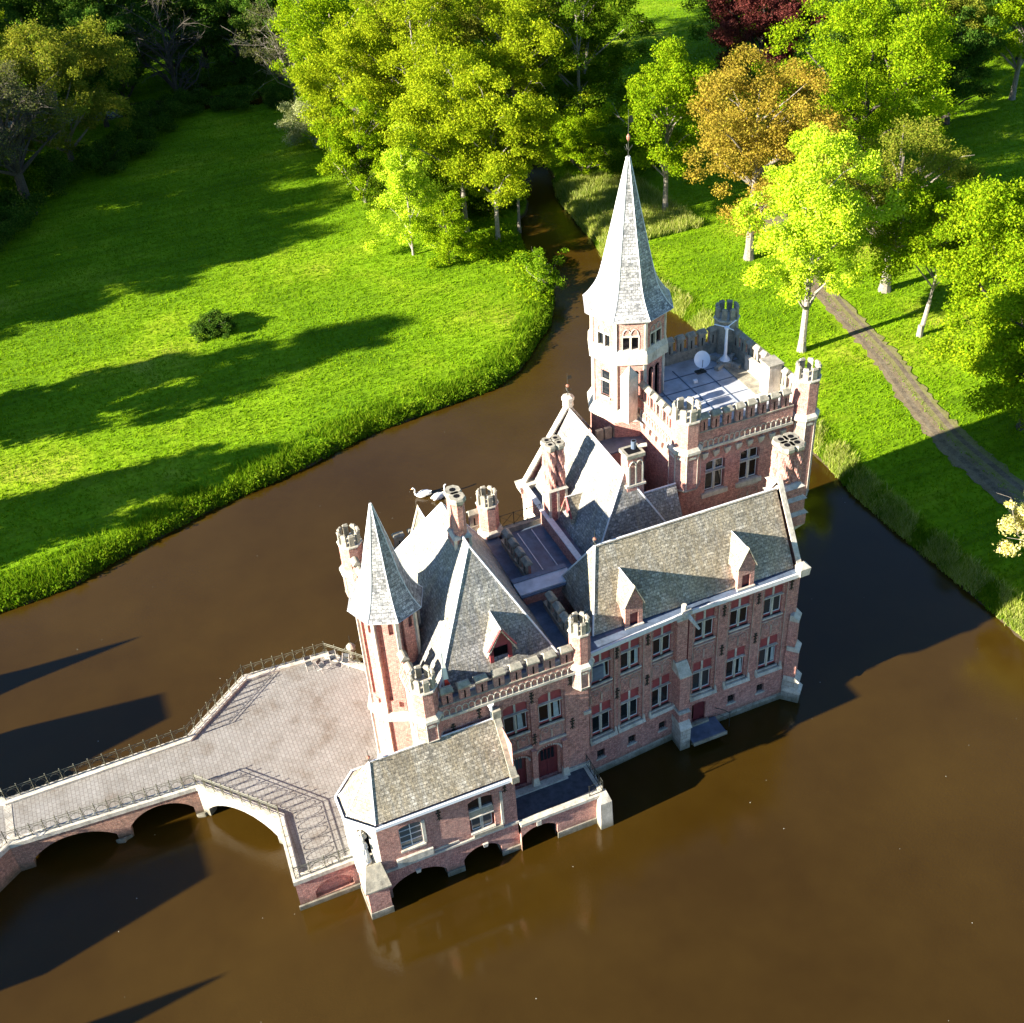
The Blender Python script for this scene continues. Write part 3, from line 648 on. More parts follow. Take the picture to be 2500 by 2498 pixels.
def gable_dormer(cx, cy, ang, w_, z0, zw, za, back, parent, brick=True, win=(0.62, 1.0), label=None):
    """dormer whose front looks along the right hand of ang; back = depth of the ridge"""
    ca, sa = math.cos(ang), math.sin(ang)
    def P(u, v, z): return (cx+u*ca-v*sa, cy+u*sa+v*ca, z)
    m1 = 'brick' if brick else 'red_paint'
    mb = MB(m1, 'stone', 'old_stone'); hw = w_/2; ww, wh = win[0]/2, win[1]
    zb = z0+0.12
    # front with opening
    mb.face([P(-hw, 0, z0), P(-ww, 0, z0), P(-ww, 0, zw), P(-hw, 0, zw)]); mb.face([P(ww, 0, z0), P(hw, 0, z0), P(hw, 0, zw), P(ww, 0, zw)])
    mb.face([P(-ww, 0, z0), P(ww, 0, z0), P(ww, 0, zb), P(-ww, 0, zb)]); mb.face([P(-ww, 0, zb+wh), P(ww, 0, zb+wh), P(ww, 0, zw), P(-ww, 0, zw)] if zb+wh < zw else [P(-ww, 0, zw), P(ww, 0, zw), P(ww, 0, zw+0.001), P(-ww, 0, zw+0.001)])
    mb.face([P(-hw, 0, zw), P(hw, 0, zw), P(0, 0, za-0.05)])
    for s in (-1, 1):
        f = [P(s*hw, 0, z0), P(s*hw, back, z0), P(s*hw, back, zw), P(s*hw, 0, zw)]; mb.face(f if s > 0 else f[::-1])
        f = [P(s*ww, 0, zb), P(s*ww, 0.2, zb), P(s*ww, 0.2, zb+wh), P(s*ww, 0, zb+wh)]; mb.face(f)
        if brick:   # stone gable coping
            a = P(s*(hw+0.1), -0.08, zw-0.08); b = P(0, -0.08, za+0.1)
            e = [P(s*(hw+0.1), -0.1, zw-0.1), P(s*(hw+0.1), 0.14, zw-0.1), P(0, 0.14, za+0.06), P(0, -0.1, za+0.06)]
            t = [(p[0], p[1], p[2]+0.13) for p in e]
            mb.face(t, 'old_stone'); mb.face([e[0], e[3], t[3], t[0]], 'old_stone'); mb.face([e[1], e[0], t[0], t[1]], 'old_stone'); mb.face(e, 'old_stone')
    mb.prism([P(-hw-0.05, -0.12, 0)[:2], P(hw+0.05, -0.12, 0)[:2], P(hw+0.05, 0, 0)[:2], P(-hw-0.05, 0, 0)[:2]], z0-0.02, z0+0.1, 'stone')
    if not brick:
        for s in (-1, 1): mb.tube([P(s*(hw+0.2), -0.22, zw-0.12), P(0, -0.22, za+0.05)], 0.06, 4, 'red_paint')
    d = mb.build('dormer', parent)
    ov = 0.12 if brick else 0.28; y0 = 0.12 if brick else -0.28; sl = (za-zw)/hw
    faces = []
    for s in (-1, 1):
        q = [P(s*(hw+ov), y0, zw-sl*ov+0.04), P(s*(hw+ov), back, zw-sl*ov+0.04), P(0, back+0.0, za+0.04), P(0, y0, za+0.04)]
        faces.append(q if s > 0 else q[::-1])
    roofpoly('dormer_roof', faces, 'mossy_slate', d, [(P(0, y0, za+0.06), P(0, back, za+0.06))], 0.07, 0.04)
    g_ = MB('dark_inside' if not brick else 'dark_red_paint')
    g_.face([P(-ww, 0.15, zb), P(ww, 0.15, zb), P(ww, 0.15, zb+wh), P(-ww, 0.15, zb+wh)]); q = g_.build('dormer_window', d)
    if label: d['label'] = label
    return d
def flue(mb, x, y, z0, z1, r, twisted, mat='brick'):
    if twisted:
        n = 24; K = 26; b = len(mb.v); mi = mb.mi(mat)
        for k in range(K+1):
            z = z0+(z1-z0)*k/K
            for i in range(n):
                a = 2*PI*i/n; tw = 5*a+(z-z0)*5.0
                rr = r*(1+0.17*math.sin(tw)); mb.v.append((x+rr*math.cos(a), y+rr*math.sin(a), z))
        for k in range(K):
            for i in range(n):
                j = (i+1) % n; mb.f.append((b+k*n+i, b+k*n+j, b+(k+1)*n+j, b+(k+1)*n+i)); mb.m.append(mi)
    else: mb.loft((x, y), [(z0, r), (z1, r)], 8, PI/8, mat)
    mb.loft((x, y), [(z1-0.02, r*1.05), (z1+0.12, r*1.28), (z1+0.32, r*1.3), (z1+0.42, r*1.15)], 8, PI/8, 'old_stone')
    mb.loft((x, y), [(z1+0.40, r*0.48), (z1+0.425, r*0.48)], 8, PI/8, 'dark_inside')
def chimney(cx, cy, dx, dy, z0, z1, z2, flues, parent, twisted=False, label=None):
    mb = MB('brick', 'stone', 'old_stone', 'dark_inside')
    mb.box(cx-dx/2, cx+dx/2, cy-dy/2, cy+dy/2, z0, z1, 'brick')
    mb.prism([(cx-dx/2-0.1, cy-dy/2-0.1), (cx+dx/2+0.1, cy-dy/2-0.1), (cx+dx/2+0.1, cy+dy/2+0.1), (cx-dx/2-0.1, cy+dy/2+0.1)], z1-0.05, z1+0.15, 'stone',
             [(cx-dx/2+0.05, cy-dy/2+0.05), (cx+dx/2-0.05, cy-dy/2+0.05), (cx+dx/2-0.05, cy+dy/2-0.05), (cx-dx/2+0.05, cy+dy/2-0.05)])
    for sx, sy in ((-1, -1), (1, -1), (0, -1), (-1, 1), (1, 1)): mb.obox((cx+sx*(dx/2-0.05), cy+sy*(dy/2-0.05)), 0.16, 0.16, z0, z1-0.05, 0, 'stone')
    for fx, fy, r in flues: flue(mb, cx+fx, cy+fy, z1+0.12, z2-0.42, r, twisted)
    o = mb.build('chimney', parent)
    if label: o['label'] = label
    return o
def buttress(x, y, ang, wd, stages, parent, label=None):
    """stages: (z0, z1, depth, mat); the top of each stage slopes back to the next"""
    mb = MB('brick', 'stone', 'block_stone'); ca, sa = math.cos(ang), math.sin(ang)
    def P(u, v): return (x+u*ca-v*sa, y+u*sa+v*ca)
    for i, (z0, z1, d, mat) in enumerate(stages):
        dn = stages[i+1][2] if i+1 < len(stages) else 0.02
        mb.prism([P(-wd/2, -d), P(wd/2, -d), P(wd/2, 0.25), P(-wd/2, 0.25)], z0, z1, mat)
        hh = (d-dn)*1.3
        if hh > 0.05:
            mb.prism([P(-wd/2-0.06, -d-0.08), P(wd/2+0.06, -d-0.08), P(wd/2+0.06, 0.2), P(-wd/2-0.06, 0.2)], z1, z1+0.07, 'stone')
            mb.prism([P(-wd/2-0.06, -d-0.08), P(wd/2+0.06, -d-0.08), P(wd/2+0.06, 0.2), P(-wd/2-0.06, 0.2)], z1+0.07, z1+0.07+hh, 'stone', [P(-wd/2-0.04, -dn), P(wd/2+0.04, -dn), P(wd/2+0.04, 0.2), P(-wd/2-0.04, 0.2)])
    o = mb.build('buttress', parent)
    if label: o['label'] = label
    return o

# ------------------------------------------------------------------ castle
castle = tag(empty('castle', (0, 0, 0)), 'red brick castle with slate roofs, battlements and tall white spire, standing in the moat', 'castle')
# --- right wing
RL0, RB, RR = (20.75, 45.5), (27.65, 46.1), (36.1, 46.1)
aL = math.atan2(RB[1]-RL0[1], RB[0]-RL0[0]); LL = math.hypot(RB[0]-RL0[0], RB[1]-RL0[1])
uL = [(x-20.75)/math.cos(aL) for x in (22.1, 24.15, 26.45)]; uR = [x-27.65 for x in (29.45, 31.92, 34.35)]
rw = MB('brick', 'block_stone', 'stone')
def facade(p0, ang, L, us, cell, doors=()):
    p1 = (p0[0]+L*math.cos(ang), p0[1]+L*math.sin(ang))
    bays = [(u-0.86, u+0.86, 3.28, 10.78, 0.28) for u in us]
    small = [(u-0.28+o, u+0.28+o, 1.32, 2.06) for u, o in cell]
    dr = [(u-0.5, u+0.5, 0.75, 2.5, 0.15) for u in doors]
    rw.wall(p0, p1, 0.45, 11.0, bays+small+dr, 0.12, 'brick')
    q0 = (p0[0]-0.12*math.sin(ang), p0[1]+0.12*math.cos(ang)); q1 = (p1[0]-0.12*math.sin(ang), p1[1]+0.12*math.cos(ang))
    hs = []
    for u in us: hs += [(u-0.67, u+0.67, 7.95, 10.35), (u-0.67, u+0.67, 3.4, 6.1)]
    rw.wall(q0, q1, 3.1, 10.9, hs, 0.25, 'brick')
    q0 = (p0[0]-0.124*math.sin(ang), p0[1]+0.124*math.cos(ang)); q1 = (p1[0]-0.124*math.sin(ang), p1[1]+0.124*math.cos(ang))
    rw.wall(q0, q1, -0.5, 3.1, small+dr, 0.2, 'brick')
    for u in us:
        put_on('upper', p0, ang, u, 7.95, castle, 0.14); put_on('lower', p0, ang, u, 3.4, castle, 0.14)
        rep('tracery', lambda: tracery(1.5, 1.15), (p0[0]+u*math.cos(ang)-0.1*math.sin(ang), p0[1]+u*math.sin(ang)+0.1*math.cos(ang), 6.42), ang, castle)
        c = (p0[0]+u*math.cos(ang), p0[1]+u*math.sin(ang))
        rw.obox((c[0]+0.1*math.sin(ang), c[1]-0.1*math.cos(ang)), 2.0, 0.3, 3.08, 3.3, ang, 'stone', top=(1.9, 0.12))
        for s in (-1, 1):
            rw.obox((c[0]+s*0.92*math.cos(ang), c[1]+s*0.92*math.sin(ang)-0.06), 0.16, 0.2, 3.2, 3.62, ang, 'stone', top=(0.1, 0.08))
            rw.obox((c[0]+s*0.88*math.cos(ang), c[1]+s*0.88*math.sin(ang)-0.005), 0.04, 0.05, 3.6, 10.5, ang, 'trim')
    for u, o in cell: put_on('cellar', p0, ang, u+o, 1.33, castle, 0.05)
facade(RL0, aL, LL, uL, [(uL[0], -0.15), (uL[1], 0.1), (uL[2], 0.12)])
facade(RB, 0.0, RR[0]-RB[0], uR, [(uR[1], -0.2), (uR[2], -0.42)], doors=[uR[0]-0.18])
# plinth
for p, q in ((RL0, RB), (RB, RR)):
    an = math.atan2(q[1]-p[1], q[0]-p[0]); L_ = math.hypot(q[0]-p[0], q[1]-p[1]); mx_ = ((p[0]+q[0])/2, (p[1]+q[1])/2)
    rw.obox((mx_[0], mx_[1]+0.05), L_, 0.3, -0.8, 0.33, an, 'block_stone'); rw.obox((mx_[0], mx_[1]+0.05), L_, 0.3, 0.33, 0.5, an, 'block_stone', top=(L_, 0.1))
# right gable end, back wall
GX = 36.1
rw.face([(GX, 46.1, -0.5), (GX, 52.0, -0.5), (GX, 52.0, 11.0), (GX, 49.05, 16.0), (GX, 46.1, 11.0)], 'brick')
rw.face([(GX, 52.0, -0.5), (21.5, 52.0, -0.5), (21.5, 52.0, 11.0), (GX, 52.0, 11.0)], 'brick')
rw.face([(21.5, 52.0, 8), (20.9, 45.5, 8), (20.9, 45.5, 11.0), (21.5, 52.0, 11.0)], 'brick')
for s in (-1, 1):
    ye = 49.05+s*3.15
    e = [(GX-0.28, ye, 10.95), (GX+0.06, ye, 10.95), (GX+0.06, 49.05, 16.1), (GX-0.28, 49.05, 16.1)]; t = [(p[0], p[1], p[2]+0.14) for p in e]
    rw.face(t if s < 0 else t[::-1], 'stone'); rw.face([e[0], e[3], t[3], t[0]], 'stone'); rw.face([e[2], e[1], t[1], t[2]], 'stone')
rw.prism([(35.8, 45.7), (36.45, 45.7), (36.45, 46.25), (35.8, 46.25)], 10.9, 11.5, 'stone', [(35.75, 45.65), (36.5, 45.65), (36.5, 46.3), (35.75, 46.3)])
rw.prism([(35.75, 45.65), (36.5, 45.65), (36.5, 46.3), (35.75, 46.3)], 11.5, 11.8, 'stone', [(36.0, 45.9), (36.2, 45.9), (36.2, 46.1), (36.0, 46.1)])
rw.build('wall', castle)
for x, y, z in ((28.55, 46.1, 9.9), (30.7, 46.1, 9.9), (33.15, 46.1, 9.9), (35.5, 46.1, 10.2), (30.7, 46.1, 6.55), (33.15, 46.1, 6.55)):
    if x > 29: rep('anchor', anchor, (x, y, z), 0, castle)
for u in ((uL[0]+uL[1])/2, (uL[1]+uL[2])/2):
    for z in (9.9, 6.5): rep('anchor', anchor, (20.75+u*math.cos(aL), 45.5+u*math.sin(aL), z), aL, castle)
buttress(27.65, 46.05, 0, 0.72, [(-0.8, 1.9, 1.15, 'block_stone'), (2.0, 3.1, 0.85, 'brick'), (3.4, 6.3, 0.8, 'brick'), (7.2, 10.6, 0.22, 'brick')], castle)
buttress(36.0, 46.1, PI/4, 0.8, [(-0.8, 0.9, 0.95, 'block_stone'), (1.0, 1.9, 0.8, 'block_stone'), (2.1, 4.6, 0.55, 'brick'), (5.0, 7.2, 0.32, 'brick')], castle, 'diagonal corner buttress with stepped white stone caps')
rd = MB('dark_red_paint'); rd.box(28.62+0.35, 29.62+0.3, 46.22, 46.3, 0.75, 2.5); 
for k in range(1, 5): rd.box(28.97+k*0.19-0.008, 28.97+k*0.19+0.008, 46.205, 46.218, 0.78, 2.45)
rd.build('door', castle)
st = MB('lead', 'old_stone'); st.box(28.05, 30.45, 44.55, 46.0, 0.62, 0.74, 'lead'); st.box(28.05, 30.5, 44.45, 44.55, 0.5, 0.77, 'old_stone'); st.box(28.2, 30.2, 45.0, 46.0, -0.8, 0.62, 'old_stone'); st.box(28.3, 29.9, 45.75, 46.0, 0.74, 0.9, 'old_stone')
st.build('landing_step', castle)
hr = MB('iron'); hr.tube([(30.45, 46.0, 1.5), (30.8, 45.6, 1.55), (31.1, 45.2, 1.5)], 0.03, 5); hr.tube([(31.1, 45.2, 1.5), (31.1, 45.2, 0.2)], 0.025, 4); hr.tube([(30.45, 46.0, 1.0), (31.1, 45.2, 1.0)], 0.02, 4); hr.ring((31.1, 45.2, 1.58), 0.09, 0.025, (1, 0, 0), (0, 0, 1), 8)
hr.build('handrail', castle)
# gutters
gt = MB('ridge_metal', 'lead')
gl0 = (20.95, 45.22); gl1 = (27.7, 45.86)
an = math.atan2(gl1[1]-gl0[1], gl1[0]-gl0[0]); Lg = math.hypot(gl1[0]-gl0[0], gl1[1]-gl0[1])
gt.obox(((gl0[0]+gl1[0])/2, (gl0[1]+gl1[1])/2), Lg, 0.14, 10.85, 11.15, an, 'ridge_metal'); gt.box(27.7, 36.4, 45.8, 45.93, 10.85, 11.15, 'ridge_metal')
gt.face([(20.95, 45.28, 11.04), (27.7, 45.92, 11.04), (36.3, 45.92, 11.04), (36.3, 46.6, 11.06), (21.2, 46.6, 11.06)], 'lead')
gt.build('gutter', castle)
gg = MB('stone'); gg.loft((27.75, 45.95), [(10.95, 0.16), (11.7, 0.16)], 8, 0); gg.obox((27.85, 45.75), 0.62, 0.3, 11.0, 11.35, 0.3); gg.tube([(27.85, 45.7, 11.1), (27.95, 45.2, 10.9), (28.15, 44.75, 10.55)], 0.17, 6, 'stone', 0.08); gg.box(27.75, 27.82, 45.98, 46.05, 6.2, 10.9, 'stone')
gg.build('gargoyle', castle)
dp = MB('dark_red_paint'); dp.tube([(28.15, 45.98, 10.9), (28.15, 45.98, 7.0)], 0.05, 5); dp.build('drainpipe', castle)
# roof of the right wing
ez, rz_ = 11.15, 15.6
E0, E1, E2, E3 = (21.95, 46.45, ez), (35.8, 46.45, ez), (35.8, 51.85, ez), (21.95, 51.85, ez)
R0, R1 = (23.4, 49.05, rz_), (35.8, 49.05, rz_)
roofpoly('roof', [[E0, E1, R1, R0], [E2, E3, R0, R1], [E3, E0, R0]], 'mossy_slate', castle, [(R0, R1), (E0, R0), (E3, R0)])
finial(23.4, 49.05, 15.55, 1.3, castle, False)
D2 = gable_dormer(24.55, 46.25, 0, 1.15, 11.05, 12.75, 14.05, 1.95, castle, True, (0.55, 0.95))
gable_dormer(32.2, 46.25, 0, 1.15, 11.05, 12.75, 14.05, 1.95, castle, True, (0.55, 0.95))
# stack with twisted flues at the gable
tc = MB('brick', 'stone'); 
for z0, z1, d in ((12.4, 13.3, 0.0), (13.5, 14.4, -0.12), (14.6, 15.3, -0.25)):
    tc.box(36.1, 37.9+d, 48.6-d, 50.8+d, z0, z1, 'brick'); tc.prism([(36.0, 48.5-d), (38.0+d, 48.5-d), (38.0+d, 50.9+d), (36.0, 50.9+d)], z1, z1+0.2, 'stone', [(36.05, 48.8-d), (37.7+d, 48.8-d), (37.7+d, 50.6+d), (36.05, 50.6+d)])
tc.prism([(36.1, 49.3), (36.2, 49.3), (36.2, 50.2), (36.1, 50.2)], 10.9, 12.4, 'stone', [(36.1, 48.6), (37.9, 48.6), (37.9, 50.8), (36.1, 50.8)])
for f in ((36.65, 49.55, 0.47), (37.35, 49.55, 0.47), (36.65, 50.25, 0.47), (37.35, 50.25, 0.47)): flue(tc, f[0], f[1], 15.4, 17.8, f[2]*0.9, True)
tc.build('chimney', castle)['label'] = 'thick cluster of twisted brick flues above the right gable'

# --- front wing
FX0, FX1, FY0, FY1, FZ = 10.85, 20.7, 44.6, 58.8, 10.95
fwm = MB('brick', 'block_stone', 'stone')
dW, wW = [(5.05, 2.45, 5.25), (7.15, 2.45, 5.4)], [5.25, 7.45]
bh = [(dW[0][0]-0.82, dW[0][0]+0.9, 2.45, 5.55, 0.45), (dW[1][0]-0.82, dW[1][0]+0.82, 2.45, 5.6, 0.45), (wW[0]-0.9, wW[0]+0.9, 5.85, 9.95, 0.35), (wW[1]-0.9, wW[1]+0.9, 5.85, 9.95, 0.35)]
fwm.wall((FX0, FY0), (FX1, FY0), -0.5, FZ, bh, 0.14)
fwm.wall((FX0, FY0+0.14), (FX1, FY0+0.14), 2.3, 10.1, [(dW[0][0]-0.65, dW[0][0]+0.65, 2.5, 5.2, 0.35), (dW[1][0]-0.65, dW[1][0]+0.65, 2.5, 5.3, 0.35), (wW[0]-0.75, wW[0]+0.75, 7.2, 9.7), (wW[1]-0.75, wW[1]+0.75, 7.2, 9.7)], 0.25)
fwm.wall((FX1, FY0), (FX1, FY1), -0.5, FZ, [], 0.2); fwm.wall((FX1, FY1), (FX0, FY1), -0.5, FZ, [(3, 4.2, 6, 8), (6, 7.2, 6, 8)], 0.25)
fwm.wall((FX0, FY1), (FX0, FY0), -0.5, FZ, [(3.0, 3.9, 4.4, 6.4), (5.0, 5.9, 4.4, 6.4), (10.6, 11.2, 7, 8.6)], 0.25)
for x, zt in ((10.85+4.08, 10), (10.85+6.15, 10), (10.85+8.15, 10)):   # pilasters between the bays
    fwm.box(x-0.16, x+0.16, FY0-0.22, FY0, 3.1, 5.6, 'brick'); fwm.prism([(x-0.24, FY0-0.32), (x+0.24, FY0-0.32), (x+0.24, FY0), (x-0.24, FY0)], 2.4, 3.15, 'stone', [(x-0.17, FY0-0.23), (x+0.17, FY0-0.23), (x+0.17, FY0), (x-0.17, FY0)])
for u in wW: fwm.box(FX0+u-0.88, FX0+u+0.88, FY0-0.03, FY0+0.1, 5.75, 5.87, 'stone')
fwm.box(FX0+8.3, FX1+0.02, FY0-0.12, FY0, 1.9, 2.75, 'stone'); fwm.box(FX0, FX1+0.1, FY0-0.15, FY0, -0.8, 0.4, 'block_stone')
fwm.box(FX1-0.35, FX1+0.12, FY0-0.1, FY0+0.3, 7.0, 7.25, 'stone')
fwm.build('wall', castle)
put_window('wing', FX0+wW[0], FY0+0.16, 7.2, 0, castle); put_window('wing', FX0+wW[1], FY0+0.16, 7.2, 0, castle)
for x0, x1, yy_, za_, zb_ in ((16.25, 16.6, FY0+0.3, 7.4, 8.75), (18.55, 18.9, FY0+0.3, 7.4, 8.75), (24.45, 24.7, 46.0, 8.3, 9.4), (21.65, 22.1, 45.8, 8.2, 9.4), (22.15, 22.45, 45.84, 8.2, 9.4), (34.6, 34.85, 46.28, 3.8, 5.0), (32.2, 32.4, 46.28, 3.8, 5.0)):
    MB('curtain').prism([(x0, yy_-0.015), (x1, yy_-0.015), (x1, yy_-0.008), (x0, yy_-0.008)], za_, zb_, None, [(x0, yy_-0.015), (x0+(x1-x0)*0.75, yy_-0.015), (x0+(x1-x0)*0.75, yy_-0.008), (x0, yy_-0.008)]).build('curtain', castle)
for u in wW: rep('tracery', None, (FX0+u, FY0+0.12, 5.95), 0, castle)
for k, (u, z0, z1) in enumerate(dW):
    d = MB('dark_red_paint', 'stone'); x = FX0+u
    d.box(x-0.65, x+0.65, FY0+0.3, FY0+0.38, 2.5, 5.3, 'dark_red_paint')
    for i in range(-3, 4):
        if i: d.box(x+i*0.18-0.008, x+i*0.18+0.008, FY0+0.285, FY0+0.298, 2.55, 3.7, 'dark_red_paint')
    d.box(x-0.03, x+0.03, FY0+0.26, FY0+0.3, 2.5, 3.85, 'dark_red_paint')
    for i in range(17):
        t = PI*i/16; d.tube([(x+0.78*math.cos(t), FY0-0.04, z1-0.45+0.5*math.sin(t)), (x+0.88*math.cos(t), FY0-0.08, z1-0.45+0.62*math.sin(t))], 0.045, 4, 'stone')
    dd = d.build('door', castle)
    gp = MB('glass', 'dark_red_paint')
    for i in range(4):
        a = x-0.46+i*0.23; gp.box(a+0.02, a+0.2, FY0+0.27, FY0+0.28, 3.95, 4.85, 'glass')
    gp.build('door_pane', dd)
for x, z in ((12.3, 9.6), (13.9, 10.2), (17.1, 9.9), (17.15, 6.4), (19.6, 6.6), (19.55, 10.3)): rep('anchor', None, (x, FY0, z), 0, castle)
ds = MB('white_paint'); ds.tube([(14.55, 44.4, 10.7), (14.62, 44.35, 8.9)], 0.1, 8); ds.loft((14.55, 44.4), [(10.5, 0.1), (10.75, 0.2), (10.8, 0.2)], 8); ds.build('drainpipe', castle)['label'] = 'white round drainpipe below the front battlement'
battlement((11.6, FY0-0.12), (19.9, FY0-0.12), FZ+0.05, castle); battlement((FX0-0.12, 48.7), (FX0-0.12, 45.5), FZ+0.05, castle, pitch=1.05)
battlement((FX0-0.12, 58.1), (FX0-0.12, 52.6), FZ+0.05, castle); battlement((FX1+0.1, 45.5), (FX1+0.1, 50.3), FZ-0.35, castle, arc=False); battlement((FX1+0.1, 52.3), (FX1+0.1, 57.0), FZ-0.35, castle, arc=False); battlement((19.8, FY1+0.12), (11.6, FY1+0.12), FZ+0.05, castle)
corner_turret(FX0+0.15, FY0+0.35, 0.8, 9.7, 11.15, 14.3, castle); corner_turret(FX1-0.4, FY0+0.15, 0.66, 9.75, 11.2, 14.7, castle)
corner_turret(FX0+0.15, FY1-0.1, 0.8, 9.4, 11.15, 14.4, castle); corner_turret(FX1-0.45, FY1-0.3, 0.75, 9.4, 11.15, 14.4, castle)
# half round shaft under the front-left turret
sh = MB('brick', 'stone'); sh.loft((FX0+0.15, FY0+0.35), [(2.4, 0.72), (9.2, 0.66)], 8, PI/8, 'brick'); [sh.tube([(FX0+0.15+0.7*math.cos(PI/8+PI*k/4), FY0+0.35+0.7*math.sin(PI/8+PI*k/4), 2.4), (FX0+0.15+0.66*math.cos(PI/8+PI*k/4), FY0+0.35+0.66*math.sin(PI/8+PI*k/4), 9.2)], 0.05, 4, 'stone') for k in range(8)]; sh.build('corner_shaft', castle)
fl = MB('lead'); fl.face([(FX0+0.2, FY0+0.2, FZ+0.02), (FX1-0.1, FY0+0.2, FZ+0.02), (FX1-0.1, FY1-0.2, FZ+0.02), (FX0+0.2, FY1-0.2, FZ+0.02)]); fl.build('roof_gutter', castle)
fz = 11.02; A0, A1, A2, A3 = (11.95, 45.85, fz), (19.6, 45.85, fz), (19.6, 57.9, fz), (11.95, 57.9, fz); P0, P1 = (15.85, 49.6, 18.0), (15.85, 54.0, 18.0)
roofpoly('roof', [[A0, A1, P0], [A1, A2, P1, P0], [A2, A3, P1], [A3, A0, P0, P1]], 'slate', castle, [(P0, P1), (A0, P0), (A1, P0), (A2, P1), (A3, P1)])
gable_dormer(16.1, 46.3, 0, 1.35, 11.0, 13.1, 14.4, 1.95, castle, False, (0.9, 1.85), 'red painted timber dormer with its shutter open')
chimney(15.85, 51.2, 0.95, 1.35, 17.0, 17.9, 20.6, [(0, -0.33, 0.4), (0, 0.33, 0.4)], castle)
gable_dormer(15.3, 57.3, PI, 1.5, 11.0, 13.2, 15.6, 1.9, castle, True, (0.8, 1.2))
# spire tower on its left
lt = MB('stone', 'brick', 'block_stone'); LC = (10.95, 50.7)
lt.loft(LC, [(-0.5, 2.1), (2.6, 2.1), (3.0, 1.95)], 8, 0, 'stone'); lt.loft(LC, [(3.0, 1.9), (7.0, 1.9)], 8, 0, 'brick'); [lt.obox((LC[0]+1.88*math.cos(PI*k/4), LC[1]+1.88*math.sin(PI*k/4)), 0.22, 0.22, 2.9, 7.0, PI*k/4, 'stone') for k in range(8)]; lt.loft(LC, [(7.0, 2.12), (7.25, 2.12), (7.5, 1.78)], 8, 0, 'stone')
zt_ = 15.2
for i in range(8):
    a = 2*PI*i/8; b = a+PI/4; p = (LC[0]+1.75*math.cos(a), LC[1]+1.75*math.sin(a)); q = (LC[0]+1.75*math.cos(b), LC[1]+1.75*math.sin(b)); L_ = math.hypot(q[0]-p[0], q[1]-p[1])
    lt.wall(p, q, 7.4, zt_, [(0.22, 0.5, 8.4, 14.6, 0.12), (L_-0.5, L_-0.22, 13.7, 14.6, 0.12)], 0.16, 'brick')
    lt.obox((p[0], p[1]), 0.2, 0.2, 7.3, zt_, a, 'stone')
    if i in (4, 5, 3):
        m_ = ((p[0]+q[0])/2, (p[1]+q[1])/2)
        for zz in (4.2, 6.0, 8.0): lt.obox((m_[0]-0.0, m_[1]), 0.25, 0.3, zz, zz+0.35, (a+b)/2, 'brick')
lt.loft(LC, [(-0.5, 1.5), (zt_-0.1, 1.5)], 8, 0, 'brick')
lt.build('round_tower', castle)['label'] = 'slim octagonal brick stair tower with white spire beside the terrace'
spire(LC[0], LC[1], smoothprof([(15.05, 2.25), (15.8, 1.72), (17.2, 1.17), (19.1, 0.72), (21.9, 0.03)]), castle)
vt = MB('iron'); vt.tube([(LC[0], LC[1], 21.8), (LC[0], LC[1], 22.1)], 0.02, 4); vt.build('finial', castle)
# --- low lead roof, link and court between the wings
lk = MB('lead', 'brick', 'stone', 'lead_light', 'old_stone')
lk.box(20.9, 23.9, 52.6, 58.3, 2.0, 10.75, 'brick'); lk.box(20.85, 23.85, 52.6, 58.3, 10.75, 10.85, 'lead'); lk.box(20.9, 23.9, 58.0, 58.4, 10.85, 11.25, 'old_stone')
for x in (21.9, 22.9): lk.box(x-0.03, x+0.03, 53.2, 57.7, 10.85, 10.9, 'ridge_metal')
lk.box(19.4, 22.7, 50.9, 51.9, 8.0, 11.85, 'brick'); lk.box(19.2, 22.8, 50.75, 51.9, 11.85, 12.0, 'lead_light'); lk.box(19.2, 22.8, 51.9, 52.3, 11.7, 12.05, 'lead'); lk.box(19.2, 22.8, 50.6, 50.75, 11.8, 11.9, 'lead')
lk.box(20.8, 22.2, 45.6, 52.6, 8.3, 9.4, 'lead'); lk.box(23.75, 24.05, 52.0, 61.3, 10.8, 11.9, 'brick'); lk.box(23.7, 24.1, 52.0, 61.3, 11.9, 11.97, 'ridge_metal')
lk.face([(24.05, 52.0, 11.6), (24.6, 52.0, 11.62), (24.6, 61.3, 11.62), (24.05, 61.3, 11.6)], 'lead')
lk.build('link_roof', castle)
rl = MB('iron')
def grille(mb, p, q, z, h, step=1.0, r=0.022):
    p, q = Vector(p), Vector(q); L_ = (q-p).length; d = (q-p)/L_; n_ = max(1, round(L_/step)); s_ = L_/n_
    for zz in (z+0.08, z+h): mb.tube([(p.x, p.y, zz), (q.x, q.y, zz)], r, 4)
    for i in range(n_+1):
        a = p+d*s_*i; mb.tube([(a.x, a.y, z), (a.x, a.y, z+h+0.06)], r*1.2, 4)
        if i < n_:
            b = a+d*s_; m_ = (a+b)/2
            mb.tube([(a.x, a.y, z+0.08), (b.x, b.y, z+h)], r*0.7, 3); mb.tube([(a.x, a.y, z+h), (b.x, b.y, z+0.08)], r*0.7, 3)
grille(rl, (20.95, 58.25), (23.85, 58.25), 11.25, 1.0, 0.9)
rl.build('roof_railing', castle)
